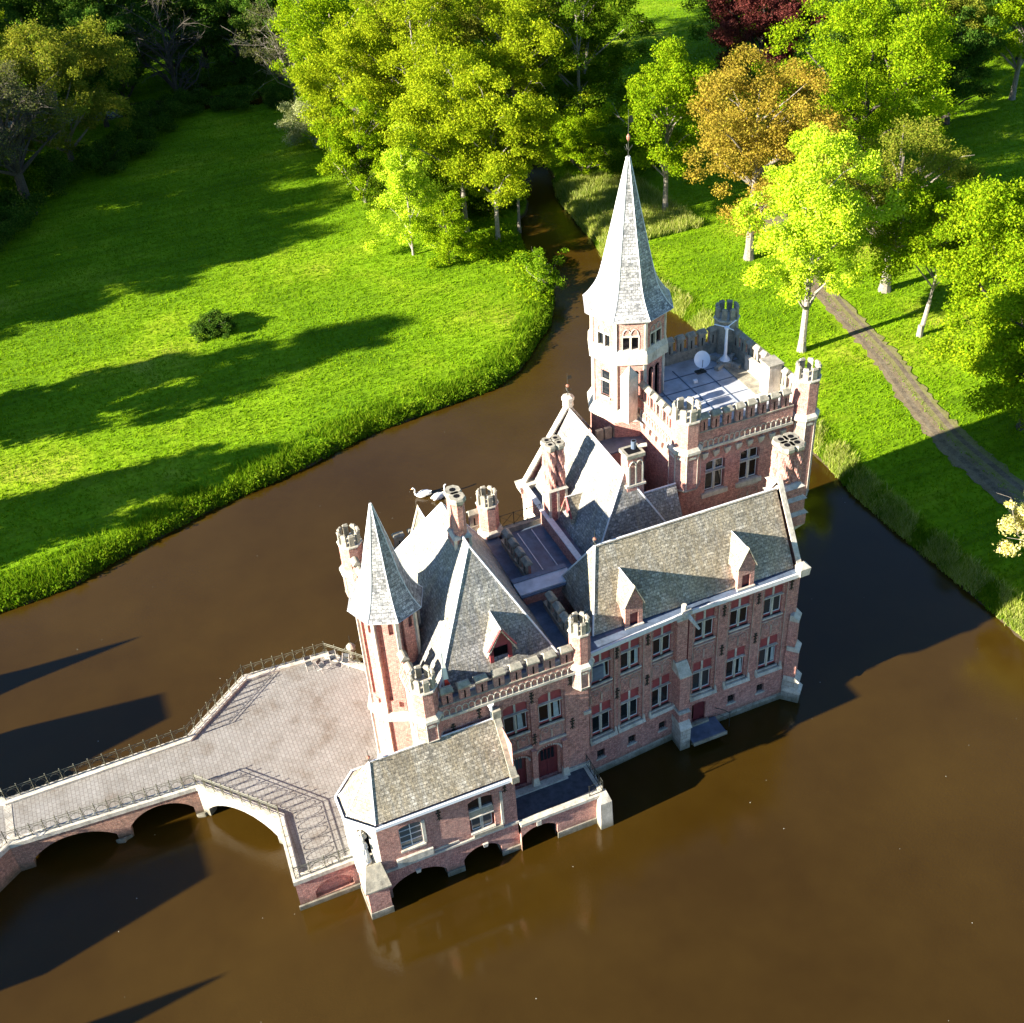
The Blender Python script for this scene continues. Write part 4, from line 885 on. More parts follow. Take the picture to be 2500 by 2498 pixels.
# --- central wing with back gable
CX0, CX1, CY0, CY1, CZ = 23.9, 31.1, 51.6, 61.5, 11.6; CR = 27.5
cw = MB('brick', 'stone', 'lead')
cw.wall((CX0, CY1), (CX0, CY0), -0.5, CZ-0.75, [(0.9, 1.9, 6.2, 8.4)], 0.25, 'stone'); cw.wall((CX1, CY1), (CX0, CY1), -0.5, CZ, [(1.5, 2.7, 6, 8), (4.5, 5.7, 6, 8)], 0.25)
cw.face([(CX1, CY1, CZ), (CX0, CY1, CZ), (CR, CY1, 16.9)], 'brick')
for s in (-1, 1):
    xe = CR+s*3.75
    e = [(xe, CY1-0.35, CZ-0.15), (xe, CY1+0.12, CZ-0.15), (CR, CY1+0.12, 17.15), (CR, CY1-0.35, 17.15)]; t = [(p[0], p[1], p[2]+0.22) for p in e]
    cw.face(t[::-1] if s < 0 else t, 'stone'); cw.face([e[0], e[3], t[3], t[0]], 'stone'); cw.face([e[2], e[1], t[1], t[2]], 'stone'); cw.face([e[1], e[0], t[0], t[1]], 'stone')
cw.prism([(23.6, 60.9), (24.9, 60.9), (24.9, 61.7), (23.6, 61.7)], 11.4, 12.0, 'stone', [(23.45, 60.8), (24.9, 60.8), (24.9, 61.75), (23.45, 61.75)])
cw.loft((CR, CY1-0.1), [(17.1, 0.38), (17.5, 0.34), (17.55, 0.42), (17.8, 0.42), (17.95, 0.2)], 8, PI/8, 'stone')
cw.build('wall', castle); finial(CR, CY1-0.1, 17.9, 1.7, castle)
cz0 = 11.62; B0, B1, B2, B3 = (24.5, 51.5, cz0), (30.6, 51.5, cz0), (30.6, 61.2, cz0), (24.5, 61.2, cz0); Q0, Q1 = (CR, 53.3, 16.85), (CR, 61.2, 16.95)
roofpoly('roof', [[B3, B0, Q0, Q1], [B1, B2, Q1, Q0], [B0, B1, Q0]], 'slate', castle, [(Q0, Q1), (B0, Q0), (B1, Q0)])
gable_dormer(24.95, 56.0, -PI/2, 1.15, 11.7, 12.9, 14.0, 1.75, castle, False, (0.6, 0.95), 'red painted timber dormer on the white lit slope')
chimney(24.6, 57.5, 1.25, 1.15, 11.2, 14.1, 17.5, [(-0.29, -0.27, 0.31), (0.31, -0.27, 0.31), (-0.29, 0.29, 0.31), (0.31, 0.29, 0.31)], castle, True, 'four twisted brick flues with white stone caps')
c3 = MB('brick', 'stone', 'old_stone', 'dark_inside'); c3.box(27.5, 28.65, 52.85, 53.85, 13.8, 15.9, 'brick'); c3.box(27.4, 28.75, 52.75, 53.95, 15.9, 16.05, 'stone'); c3.box(27.55, 28.6, 52.9, 53.8, 16.05, 18.0, 'brick'); c3.box(27.45, 28.7, 52.8, 53.9, 18.0, 18.25, 'old_stone'); c3.box(27.65, 28.5, 53.0, 53.7, 18.25, 18.262, 'dark_inside')
for x in (27.62, 28.08, 28.54): c3.box(x-0.05, x+0.05, 52.8, 52.9, 16.05, 17.4, 'stone')
for xc in (27.85, 28.31): c3.tube([(xc+0.23*math.cos(t), 52.84, 17.4+0.35*math.sin(t)) for t in [PI*i/8 for i in range(9)]], 0.05, 4, 'stone')
c3.loft((28.25, 53.5), [(18.25, 0.17), (18.8, 0.17)], 10, 0, 'lead'); c3.loft((28.25, 53.5), [(18.8, 0.12), (18.81, 0.12)], 10, 0, 'dark_inside'); c3.tube([(28.5, 53.4, 18.4), (28.95, 53.1, 18.55)], 0.12, 6, 'stone')
c3.build('chimney', castle)['label'] = 'square brick chimney with blind arches and a round metal pot'
xr = [(28.4, 52.4, 13.3), (31.3, 52.4, 13.3)]
roofpoly('side_roof', [[(28.3, 51.9, 12.9), (31.0, 51.9, 12.9), (31.0, 53.0, 15.0), (28.0, 53.0, 15.0)], [(31.0, 53.9, 13.4), (28.3, 53.9, 13.4), (28.0, 53.0, 15.0), (31.0, 53.0, 15.0)]], 'slate', castle, [((28.0, 53.0, 15.0), (31.0, 53.0, 15.0))])
sw = MB('brick', 'lead', 'ridge_metal'); sw.box(28.6, 30.9, 52.05, 53.8, 11.5, 12.9, 'brick'); sw.box(30.6, 36.1, 51.9, 53.2, 9.5, 11.0, 'lead'); sw.box(31.0, 31.1, 52.0, 53.1, 11.0, 11.35, 'ridge_metal')
sw.face([(31.0, 51.95, 12.9), (31.0, 53.85, 13.4), (31.0, 53.0, 14.95)], 'brick'); sw.build('side_wall', castle)
# stair hall with purple lead roof against the octagon
sl = MB('brick', 'lead', 'old_stone'); sl.box(28.7, 31.4, 57.7, 59.4, 8, 15.05, 'brick'); sl.box(28.6, 31.4, 57.6, 59.5, 15.05, 15.17, 'lead')
for k in range(3): sl.obox((28.75+k*0.62, 59.3), 0.5, 0.25, 15.17, 16.0, 0, 'old_stone')
sl.build('stair_hall', castle)

# --- square battlemented tower
TX0, TX1, TY0, TY1, TZ = 31.4, 40.2, 53.2, 62.3, 17.1
tw = MB('brick', 'stone')
tw.wall((TX0, TY0), (TX1, TY0), -0.5, TZ, [(1.85, 3.3, 13.35, 15.8, 0.18), (4.4, 5.85, 13.35, 15.8, 0.18), (6.9, 7.9, 13.35, 15.4)], 0.28); tw.wall((TX1, TY0), (TX1, TY1), -0.5, TZ, [(2, 3.3, 12, 14.4), (5, 6.3, 12, 14.4)], 0.28)
tw.wall((TX1, TY1), (TX0, TY1), -0.5, TZ, [(2, 3.3, 12, 14.4)], 0.28); tw.wall((TX0, TY1), (TX0, TY0), -0.5, TZ, [], 0.2)
for x in (TX0+2.575, TX0+5.125): tw.box(x-0.95, x+0.95, TY0-0.14, TY0, 13.0, 13.33, 'stone')
tw.build('square_tower', castle)
put_window('towerwin', TX0+2.575, TY0+0.04, 13.37, 0, castle); put_window('towerwin', TX0+5.125, TY0+0.04, 13.37, 0, castle)
rep('tracery', None, (TX0+5.125, TY0-0.01, 11.7), 0, castle)
bk = dict(hb=1.15, hm=1.2, wm=0.5, pitch=0.84)
battlement((TX0+0.9, TY0-0.18), (TX1-0.8, TY0-0.18), TZ+0.02, castle, **bk); battlement((TX0-0.18, 58.6), (TX0-0.18, TY0+0.9), TZ+0.02, castle, **bk)
battlement((TX1+0.18, TY0+0.8), (TX1+0.18, TY1-0.8), TZ+0.02, castle, **bk); battlement((TX1-0.8, TY1+0.18), (34.2, TY1+0.18), TZ+0.02, castle, **bk)
corbel_row((TX0+0.9, TY0), (TX1-0.6, TY0), 16.35, castle); corbel_row((TX0, 58.6), (TX0, TY0+0.9), 16.35, castle)
corner_turret(TX0+0.55, TY0+0.4, 1.0, 14.4, 17.1, 20.3, castle); corner_turret(TX1+0.25, TY0+0.15, 0.88, 11.0, 17.15, 20.9, castle, label='corner turret standing free of the square tower, lit on its left faces')
corner_turret(TX1-0.25, TY1-0.05, 0.9, 13.0, 16.6, 21.0, castle, shaft='old_stone')
tr_ = MB('lead_light', 'lead', 'old_stone'); tr_.box(TX0+0.15, TX1-0.15, TY0+0.15, TY1-0.15, 17.1, 17.55, 'lead_light')
for y in (55.2, 57.0, 58.8, 60.4): tr_.box(TX0+1.2, TX1-1.2, y-0.025, y+0.025, 17.55, 17.59, 'lead')
for x in (33.4, 35.3, 37.2): tr_.box(x-0.025, x+0.025, TY0+0.9, TY1-1.0, 17.55, 17.594, 'lead')
tr_.box(38.6, 40.0, 56.2, 60.6, 17.55, 17.6, 'old_stone')
tr_.build('flat_roof', castle)
ib = MB('old_stone', 'stone'); ib.box(39.1, 40.0, 55.5, 56.5, 17.5, 19.8, 'stone'); ib.prism([(39.0, 55.4), (40.1, 55.4), (40.1, 56.6), (39.0, 56.6)], 19.8, 19.95, 'old_stone'); ib.box(39.7, 40.0, 56.5, 59.3, 17.5, 18.6, 'stone'); ib.build('roof_pier', castle)

# --- tall octagonal tower
OC = (31.7, 61.0); ot = MB('brick', 'stone')
ot.loft(OC, [(-0.5, 2.8), (13.5, 2.8), (14.0, 2.65), (16.5, 2.65)], 8, 0, 'brick'); ot.loft(OC, [(16.45, 2.85), (16.6, 2.85), (17.25, 2.46)], 8, 0, 'stone')
oct_w = []
for i in range(8):
    a = 2*PI*i/8; b = a+PI/4; p = (OC[0]+2.42*math.cos(a), OC[1]+2.42*math.sin(a)); q = (OC[0]+2.42*math.cos(b), OC[1]+2.42*math.sin(b)); L_ = math.hypot(q[0]-p[0], q[1]-p[1])
    an = math.atan2(q[1]-p[1], q[0]-p[0])
    if i == 4: ot.wall(p, q, 17.2, 20.6, [(L_/2-0.37, L_/2+0.37, 17.95, 19.85)], 0.25); oct_w.append(('tall', p, an, L_/2, 17.95))
    else: ot.wall(p, q, 17.2, 20.6, [(L_/2-0.55, L_/2-0.1, 17.5, 20.1, 0.3), (L_/2+0.1, L_/2+0.55, 17.5, 20.1, 0.3)], 0.16)
    ot.obox((p[0]-0.03*math.cos(a), p[1]-0.03*math.sin(a)), 0.2, 0.2, 17.2, 20.6, a, 'stone')
    p = (OC[0]+2.5*math.cos(a), OC[1]+2.5*math.sin(a)); q = (OC[0]+2.5*math.cos(b), OC[1]+2.5*math.sin(b)); L_ = math.hypot(q[0]-p[0], q[1]-p[1])
    ot.wall(p, q, 21.4, 23.95, [(L_/2-0.5, L_/2+0.5, 21.6, 22.65), ], 0.25); oct_w.append(('lancets', p, an, L_/2, 21.6))
    ot.obox((p[0]-0.03*math.cos(a), p[1]-0.03*math.sin(a)), 0.17, 0.17, 21.4, 23.9, a, 'stone')
ot.loft(OC, [(20.55, 2.5), (20.7, 2.75), (21.35, 2.72), (21.7, 2.5)], 8, 0, 'stone'); ot.loft(OC, [(16, 2.1), (23.9, 2.1)], 8, 0, 'dark_inside')
ot.obox((30.35, 58.15), 0.9, 0.7, 17.0, 20.3, PI/8, 'stone'); ot.obox((30.35, 58.15), 0.95, 0.75, 20.3, 21.0, PI/8, 'stone', top=(0.1, 0.1))
ot.build('octagonal_tower', castle)['label'] = 'tall octagonal brick tower carrying the white slate spire'
for k_, p, an, u, z in oct_w: put_on(k_, p, an, u, z, castle, 0.0)
spire(OC[0], OC[1], smoothprof([(23.9, 3.0), (24.5, 2.48), (25.5, 1.93), (27.5, 1.42), (30.3, 0.78), (33.4, 0.09)]), castle)
finial(OC[0], OC[1], 33.3, 2.9, castle)

# ------------------------------------------------------------------ water pavilion over two arches
pav = tag(empty('pavilion', (0, 0, 0)), 'small brick pavilion with mossy slate roof standing over two dark arches in the water', 'pavilion')
pw = MB('brick', 'stone', 'block_stone', 'dark_inside')
GY = 42.4
pw.wall((6.55, GY), (14.9, GY), -0.5, 6.75, [(0.3, 3.7, -0.6, 1.57, 0.8), (4.8, 7.2, -0.6, 1.62, 0.75), (1.25, 2.62, 3.82, 5.85, 0.14), (5.42, 6.96, 2.95, 5.9, 0.2)], 0.28, 'brick')
pw.wall((14.9, GY), (14.9, 44.6), -0.5, 9.3, [], 0.2); pw.face([(14.9, 42.4, 6.75), (14.9, 44.6, 6.75), (14.9, 44.6, 9.4), (14.9, 44.2, 9.5)], 'brick')
op = [(6.55, 46.4), (5.25, 45.1), (5.25, 43.7), (6.55, GY)]
for a, b in zip(op, op[1:]): pw.wall(a, b, 2.2, 6.75, [(0.55, 1.3, 3.4, 6.0, 0.3)] if a == op[2] else [], 0.45, 'stone')
pw.box(6.5, 14.95, GY-0.12, GY-0.002, 2.5, 2.66, 'stone'); pw.box(7.4, 9.6, GY-0.16, GY-0.002, 2.72, 3.25, 'stone'); pw.box(9.6, 11.2, GY-0.05, GY-0.002, 2.78, 2.9, 'stone')
for x in (8.55, 12.75): pw.prism([(x-0.12, GY-0.1), (x+0.12, GY-0.1), (x+0.12, GY), (x-0.12, GY)], 1.45, 1.75, 'stone', [(x-0.17, GY-0.12), (x+0.17, GY-0.12), (x+0.17, GY), (x-0.17, GY)])
for x0, x1 in ((10.25, 11.35), (13.75, 14.95)): pw.prism([(x0, GY-0.1), (x1, GY-0.1), (x1, 43.6), (x0, 43.6)], -0.8, 0.42, 'block_stone')
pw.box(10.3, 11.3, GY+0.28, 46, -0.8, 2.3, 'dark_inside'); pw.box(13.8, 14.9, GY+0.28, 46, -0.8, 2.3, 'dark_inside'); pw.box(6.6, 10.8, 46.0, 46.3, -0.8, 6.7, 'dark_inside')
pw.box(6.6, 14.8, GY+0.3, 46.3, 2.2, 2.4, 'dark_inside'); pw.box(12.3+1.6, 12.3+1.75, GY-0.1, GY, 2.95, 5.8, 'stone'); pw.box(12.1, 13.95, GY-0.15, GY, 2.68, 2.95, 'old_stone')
pw.box(5.42+6.55, 6.96+6.55, GY+0.06, GY+0.2, 4.3, 4.75, 'old_stone')
# corner buttress with sloping cap, and the niche back
pw.prism([(5.25, 41.45), (6.6, 41.45), (6.6, 43.6), (5.25, 43.6)], -0.8, 0.55, 'block_stone'); pw.prism([(5.3, 41.5), (6.55, 41.5), (6.55, 43.6), (5.3, 43.6)], 0.55, 2.5, 'brick')
pw.prism([(5.15, 41.35), (6.7, 41.35), (6.7, 42.45), (5.15, 42.45)], 2.5, 2.62, 'old_stone'); pw.prism([(5.15, 41.35), (6.7, 41.35), (6.7, 42.45), (5.15, 42.45)], 2.62, 3.55, 'old_stone', [(5.6, 42.35), (6.5, 42.35), (6.5, 42.45), (5.6, 42.45)])
pw.prism([(5.25, 43.7), (6.55, 42.4), (6.0, 42.3), (5.2, 43.1)], 2.5, 3.3, 'stone', [(5.3, 43.65), (6.5, 42.45), (6.2, 42.6), (5.6, 43.2)])
pw.build('wall', pav)
put_window('grid', 6.55+1.935, GY+0.0, 3.85, 0, pav); put_window('pavcross', 6.55+6.19, GY+0.02, 3.05, 0, pav)
tp = MB('stone', 'glass'); tp.box(12.0, 13.45, GY+0.08, GY+0.2, 4.75, 4.86, 'stone'); tp.box(12.68, 12.8, GY+0.08, GY+0.2, 4.86, 5.8, 'stone'); tp.box(12.0, 13.5, GY+0.2, GY+0.22, 4.86, 5.9, 'glass'); tp.build('transom_light', pav)
ped = empty  # (kept short) roof of the pavilion
e_ = 6.88; o0, o1, o2, o3 = (6.58, 42.3, e_), (5.33, 43.6, e_), (5.33, 45.15, e_), (6.58, 46.45, e_); g0, g1 = (7.25, 44.35, 9.65), (14.75, 44.35, 9.65); c0, c1 = (14.75, 42.3, e_), (14.75, 46.45, e_)
roofpoly('roof', [[o0, c0, g1, g0], [c1, o3, g0, g1], [o1, o0, g0], [o2, o1, g0], [o3, o2, g0]], 'mossy_slate', pav, [(g0, g1), (o0, g0), (o1, g0), (o2, g0)], 0.1, 0.05)
gu = MB('white_gloss', 'lead'); ex = 0.32
oo = [(14.9, 42.05), (6.5, 42.05), (5.08, 43.5), (5.08, 45.25), (6.5, 46.7), (10.6, 46.7)]; oi = [(14.9, 42.15), (6.55, 42.15), (5.18, 43.55), (5.18, 45.2), (6.55, 46.6), (10.6, 46.6)]; ow = [(14.9, 42.4), (6.6, 42.4), (5.4, 43.65), (5.4, 45.1), (6.6, 46.35), (10.6, 46.35)]
for i in range(5):
    gu.prism([oo[i], oi[i], oi[i+1], oo[i+1]], 6.62, 6.85, 'white_gloss'); gu.face([(*oi[i], 6.7), (*ow[i], 6.7), (*ow[i+1], 6.7), (*oi[i+1], 6.7)], 'lead')
gu.build('gutter', pav)
cp = MB('old_stone'); 
e = [(14.6, 42.1, 6.8), (15.0, 42.1, 6.8), (15.0, 44.35, 9.75), (14.6, 44.35, 9.75)]; t = [(p[0], p[1], p[2]+0.22) for p in e]
cp.face(t); cp.face([e[1], e[0], t[0], t[1]]); cp.face([e[2], e[1], t[1], t[2]]); cp.face([e[0], e[3], t[3], t[0]]); cp.box(14.55, 15.05, 44.15, 44.5, 9.7, 10.3); cp.box(14.6, 15.05, 41.95, 42.3, 6.5, 7.0)
cp.build('gable_coping', pav)
finial(7.25, 44.35, 9.6, 1.0, pav, False); rep('anchor', None, (10.2, GY, 5.7), 0, pav); rep('anchor', None, (14.25, GY, 6.0), 0, pav)
# statue in its niche
sx_, sy_ = 5.78, 42.92
stt = MB('statue_stone')
stt.loft((sx_, sy_), [(3.3, 0.34), (3.5, 0.34), (3.55, 0.24), (3.6, 0.3), (3.9, 0.27), (4.4, 0.2), (4.62, 0.17), (4.85, 0.21), (5.02, 0.2), (5.1, 0.08), (5.14, 0.075), (5.17, 0.1), (5.25, 0.125), (5.34, 0.12), (5.42, 0.07), (5.45, 0.02)], 14, 0, None, True, 1, 0.85)
stt.tube([(sx_-0.18, sy_-0.02, 4.98), (sx_-0.24, sy_-0.14, 4.75), (sx_-0.06, sy_-0.24, 4.66)], 0.062, 7, None, 0.045); stt.tube([(sx_+0.17, sy_-0.05, 4.98), (sx_+0.2, sy_-0.17, 4.75), (sx_+0.02, sy_-0.24, 4.7)], 0.062, 7, None, 0.045)
for k in range(9): stt.tube([(sx_+0.27*math.cos(k*0.7), sy_+0.23*math.sin(k*0.7), 3.6), (sx_+0.17*math.cos(k*0.7+0.2), sy_+0.15*math.sin(k*0.7+0.2), 4.6)], 0.035, 4)
stt.loft((sx_, sy_-0.2), [(4.7, 0.05), (4.8, 0.09), (4.9, 0.06), (4.93, 0.06), (5.0, 0.07), (5.06, 0.02)], 8)
tag(stt.build('statue', None, True), 'white stone robed statue holding a child in the niche of the pavilion', 'statue')
cn = MB('stone'); 
for k in range(5): a = PI*k/4; cn.tube([(sx_+0.3*math.cos(a), sy_+0.0-0.3*math.sin(a)*0.6, 5.6), (sx_+0.15*math.cos(a), sy_-0.15*math.sin(a)*0.6, 5.95)], 0.06, 5)
cn.loft((sx_+0.02, sy_+0.05), [(5.55, 0.3), (5.65, 0.36), (5.75, 0.3), (6.05, 0.06)], 8); cn.build('niche_canopy', pav)

# deck in front of the castle doors
dk = tag(empty('landing_deck', (0, 0, 0)), 'shaded stone deck on a brick arch in front of the dark red castle doors', 'deck')
d1 = MB('brick', 'block_stone', 'stone', 'paving', 'dark_inside')
d1.wall((14.95, 42.12), (20.35, 42.12), -0.5, 2.35, [(0.0, 2.35, -0.6, 1.84, 0.55)], 0.4, 'brick'); d1.wall((20.35, 42.12), (20.35, 44.55), -0.5, 2.35, [], 0.3)
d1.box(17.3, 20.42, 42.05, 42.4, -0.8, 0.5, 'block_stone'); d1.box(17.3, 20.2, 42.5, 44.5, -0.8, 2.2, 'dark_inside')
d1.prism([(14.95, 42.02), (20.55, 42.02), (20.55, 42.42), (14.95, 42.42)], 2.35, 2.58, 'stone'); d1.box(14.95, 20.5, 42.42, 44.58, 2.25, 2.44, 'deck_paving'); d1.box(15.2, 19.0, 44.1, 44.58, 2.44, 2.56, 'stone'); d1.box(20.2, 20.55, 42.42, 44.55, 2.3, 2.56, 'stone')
d1.box(15.95, 16.25, 42.0, 42.06, 1.95, 2.36, 'stone')
d1.build('wall', dk)
d2 = MB('stone'); d2.prism([(19.9, 41.45), (20.75, 41.45), (20.75, 42.3), (19.9, 42.3)], -0.8, 2.2, 'stone', [(19.95, 41.6), (20.7, 41.6), (20.7, 42.3), (19.95, 42.3)]); d2.prism([(19.95, 41.6), (20.7, 41.6), (20.7, 42.3), (19.95, 42.3)], 2.2, 2.6, 'stone', [(20.2, 42.0), (20.6, 42.0), (20.6, 42.3), (20.2, 42.3)]); d2.build('buttress', dk)

# ------------------------------------------------------------------ bridge and terrace
br = tag(empty('bridge', (0, 0, 0)), 'paved stone bridge widening into a terrace in front of the castle, on brick arches', 'bridge')
TZB = 2.45
out = [(-18, 50.2), (-13.3, 53.85), (-2.1, 53.35), (1.95, 48.75), (1.7, 43.95), (5.4, 43.95), (6.6, 43.95), (10.9, 43.95), (10.9, 58.6), (8.5, 61.35), (2.7, 61.6), (-1.85, 57.75), (-13.1, 57.55), (-18, 61.2)]
t1 = MB('paving', 'stone', 'brick', 'block_stone', 'dark_inside', 'old_brick', 'old_stone')
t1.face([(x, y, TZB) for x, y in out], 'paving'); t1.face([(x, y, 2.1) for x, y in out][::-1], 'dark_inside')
t1.build('deck', br)
sd_ = MB('old_brick', 'stone', 'block_stone', 'dark_inside', 'old_stone')
def side(a, b, holes, mat, pl='block_stone', plw=True):
    sd_.wall(a, b, -0.6, 2.3, holes, 0.6, mat)
side(out[0], out[1], [], 'old_brick'); side(out[1], out[2], [(0.9, 5.9, -0.6, 1.75, 1.1), (6.8, 10.7, -0.6, 1.95, 1.05)], 'old_brick')
side(out[2], out[3], [(0.5, 5.7, -0.6, 1.9, 1.2)], 'block_stone'); side(out[3], out[4], [], 'stone'); side(out[4], out[5], [(1.0, 3.3, 0.45, 1.75, 0.75)], 'brick')
sd_.build('arch_wall', br); sd_ = MB('old_brick')
side(out[8], out[9], [(0.6, 3.0, -0.6, 1.6, 0.8)], 'old_brick'); side(out[9], out[10], [(0.8, 5.0, -0.6, 1.7, 1.0)], 'old_brick'); side(out[10], out[11], [(0.8, 5.0, -0.6, 1.7, 1.0)], 'old_brick'); side(out[11], out[12], [(0.9, 5.2, -0.6, 1.7, 1.0), (6.0, 10.3, -0.6, 1.7, 1.0)], 'old_brick'); side(out[12], out[13], [], 'old_brick')
sd_.build('arch_wall', br); sd_ = MB('brick', 'block_stone')
sd_.face([(2.6, 44.2, 0.4), (5.2, 44.2, 0.4), (5.2, 44.2, 2), (2.6, 44.2, 2)], 'brick'); sd_.box(1.6, 5.3, 43.82, 43.94, -0.8, 0.35, 'block_stone'); sd_.build('blind_arch', br)
for x, y in ((-7.1, 53.5), (-2.1, 53.3)): sd_ = MB('block_stone'); sd_.prism([(x-0.55, y), (x+0.55, y), (x+0.1, y-0.55), (x-0.1, y-0.55)], -0.8, 0.25, 'block_stone', [(x-0.5, y), (x+0.5, y), (x, y-0.15), (x, y-0.15)]).build('pier', br)
k1 = MB('stone', 'block_stone')
cop = [(out[0:5+1], 1), (out[8:14], 1)]
def inward(poly, i, d):
    n_ = len(poly); a, b, c = Vector(poly[(i-1) % n_]), Vector(poly[i]), Vector(poly[(i+1) % n_])
    e1 = (b-a).normalized(); e2 = (c-b).normalized(); n1 = Vector((-e1.y, e1.x)); n2 = Vector((-e2.y, e2.x)); m_ = (n1+n2).normalized(); return tuple(b+m_*d/max(0.4, m_.dot(n1)))
inn = [inward(out, i, 0.42) for i in range(len(out))]; ou2 = [inward(out, i, -0.08) for i in range(len(out))]; mid = [inward(out, i, 0.12) for i in range(len(out))]
for i in list(range(0, 5))+list(range(8, 13)):
    k1.prism([ou2[i], ou2[i+1], inn[i+1], inn[i]], 2.3, 2.62, 'stone')
k1.box(-13.35, -12.9, 54.2, 57.2, 2.452, 2.47, 'block_stone')
k1.build('coping', br)

# railings: one thing for each straight run, posts are parts
def railing(a, b, z, label, n_):
    r = tag(empty('railing', (0, 0, 0)), label, 'railing', 'wrought iron railings around the bridge and terrace')
    a, b = Vector(a), Vector(b); L_ = (b-a).length; d = (b-a)/L_; s_ = L_/n_; H = 0.95
    m_ = MB('railing_iron')
    for zz, rr in ((z+0.1, 0.018), (z+H, 0.026), (z+H-0.14, 0.018)): m_.tube([(a.x, a.y, zz), (b.x, b.y, zz)], rr, 4)
    for i in range(n_):
        c = a+d*s_*(i+0.5); R_ = min(0.31, s_*0.42)
        m_.ring((c.x, c.y, z+0.455), R_, 0.017, (d.x, d.y, 0), (0, 0, 1), 14, 3)
        for q in (-1, 1):
            e1 = c+d*s_*0.5*q
            m_.tube([(e1.x, e1.y, z+0.1), (e1.x-d.x*q*0.12, e1.y-d.y*q*0.12, z+0.3), (e1.x, e1.y, z+0.455), (e1.x-d.x*q*0.12, e1.y-d.y*q*0.12, z+0.62), (e1.x, e1.y, z+0.8)], 0.013, 3)
    m_.build('rail', r)
    p0_ = None
    for i in range(n_+1):
        c = a+d*s_*i
        if p0_ is None:
            q = MB('railing_iron'); q.tube([(0, 0, 0), (0, 0, H+0.1)], 0.026, 5); q.loft((0, 0), [(H+0.1, 0.03), (H+0.15, 0.045), (H+0.2, 0.01)], 6); p0_ = q.build('post', r)
        else: p0_ = p0_.copy(); COL.objects.link(p0_); p0_.parent = r
        p0_.location = (c.x, c.y, z)
    return r
rails = [(1, 2, 'low scrolled railing along the lower edge of the narrow bridge', 15), (2, 3, 'railing slanting over the sunlit white arch of the terrace', 9), (3, 4, 'railing down the left edge of the terrace corner nearest the pavilion', 6), (4, 5, 'short railing over the blind brick arch beside the pavilion', 4),
         (9, 10, 'railing behind the folding chairs at the far edge of the terrace', 8), (10, 11, 'railing slanting along the far left edge of the terrace with its shadow on the paving', 8), (11, 12, 'railing along the upper edge of the narrow bridge, dark water behind', 13), (8, 9, 'short railing between the far terrace corner and the slim spire tower', 4),
         (0, 1, 'railing flaring out from the lower left end of the bridge', 6), (12, 13, 'railing flaring out from the upper left end of the bridge', 6)]
for i, j, lb, n_ in rails: railing(mid[i], mid[j], 2.62, lb, n_)
dr_ = tag(empty('railing', (0, 0, 0)), 'black iron railing at the right end of the shaded deck', 'railing')
q = MB('iron'); grille(q, (20.4, 44.5), (20.4, 42.2), 2.56, 0.95, 0.6); grille(q, (20.4, 42.2), (19.5, 42.2), 2.56, 0.95, 0.9, 0.018); q.build('rail', dr_)
#PART3
# ------------------------------------------------------------------ trees and plants
RNG = np.random.RandomState(11)
def leaves(P, size, rng, up_=0.35, aspect=0.7):
    """one small leaf-spray face per point"""
    n = len(P); nr = rng.randn(n, 3); nr[:, 2] += up_; nr /= np.linalg.norm(nr, axis=1)[:, None]
    a = np.cross(nr, rng.randn(n, 3)); a /= np.linalg.norm(a, axis=1)[:, None]; b = np.cross(nr, a)
    s = size*(0.6+0.8*rng.rand(n))[:, None]; s2 = s*aspect
    V = np.stack([P-a*s-b*s2*0.35, P-a*s*0.1-b*s2, P+a*s, P-a*s*0.1+b*s2], 1)
    return V.reshape(-1, 3), np.arange(4*n).reshape(n, 4)
def crown_mesh(name, h, r, zb, n, size, mat, parent, rng, shape='round', lumps=46, spread=0.2, density=1.0):
    """leaf sprays gathered in clumps spread through the crown's volume"""
    H = h-zb; C_ = []; R_ = []
    k = 0
    while len(C_) < lumps and k < 4000:
        k += 1
        d = rng.randn(3); d /= np.linalg.norm(d); rad = rng.rand()**0.38
        t = 0.5+0.5*d[2]*rad                      # height in the crown 0..1
        if shape == 'cone': wr = (1-t)**0.8*1.05+0.08
        elif shape == 'tall': wr = (math.sin(PI*min(1, max(0, t*0.92+0.08))))**0.6
        else: wr = (math.sin(PI*min(1, max(0, 0.12+t*0.83))))**0.55
        az = math.atan2(d[1], d[0]); m_ = 1+0.22*math.sin(az*3+t*5+r)+0.14*math.sin(az*5-t*7)
        q = (rng.rand()**0.45) if shape != 'open' else rng.rand()**0.3
        c = np.array([math.cos(az)*r*wr*q*m_, math.sin(az)*r*wr*q*m_, zb+H*t])
        C_.append(c); R_.append(r*spread*(0.6+0.8*rng.rand()))
    C_ = np.array(C_); R_ = np.array(R_)
    w_ = R_**2; w_ /= w_.sum(); cnt = rng.multinomial(n, w_)
    P = []
    for c, rr, m_ in zip(C_, R_, cnt):
        d = rng.randn(m_, 3); d /= np.linalg.norm(d, axis=1)[:, None]; q = rng.rand(m_, 1)**0.45
        sc_ = np.array([1.15, 1.15, 0.78]); p = c+d*q*rr*sc_*(1+0.3*rng.randn(m_, 1)*0.5); P.append(p)
    P = np.concatenate(P); P[:, 2] = np.maximum(P[:, 2], zb*0.7)
    V, F = leaves(P, size, rng)
    return arr(name, V, F, [mat], parent), C_
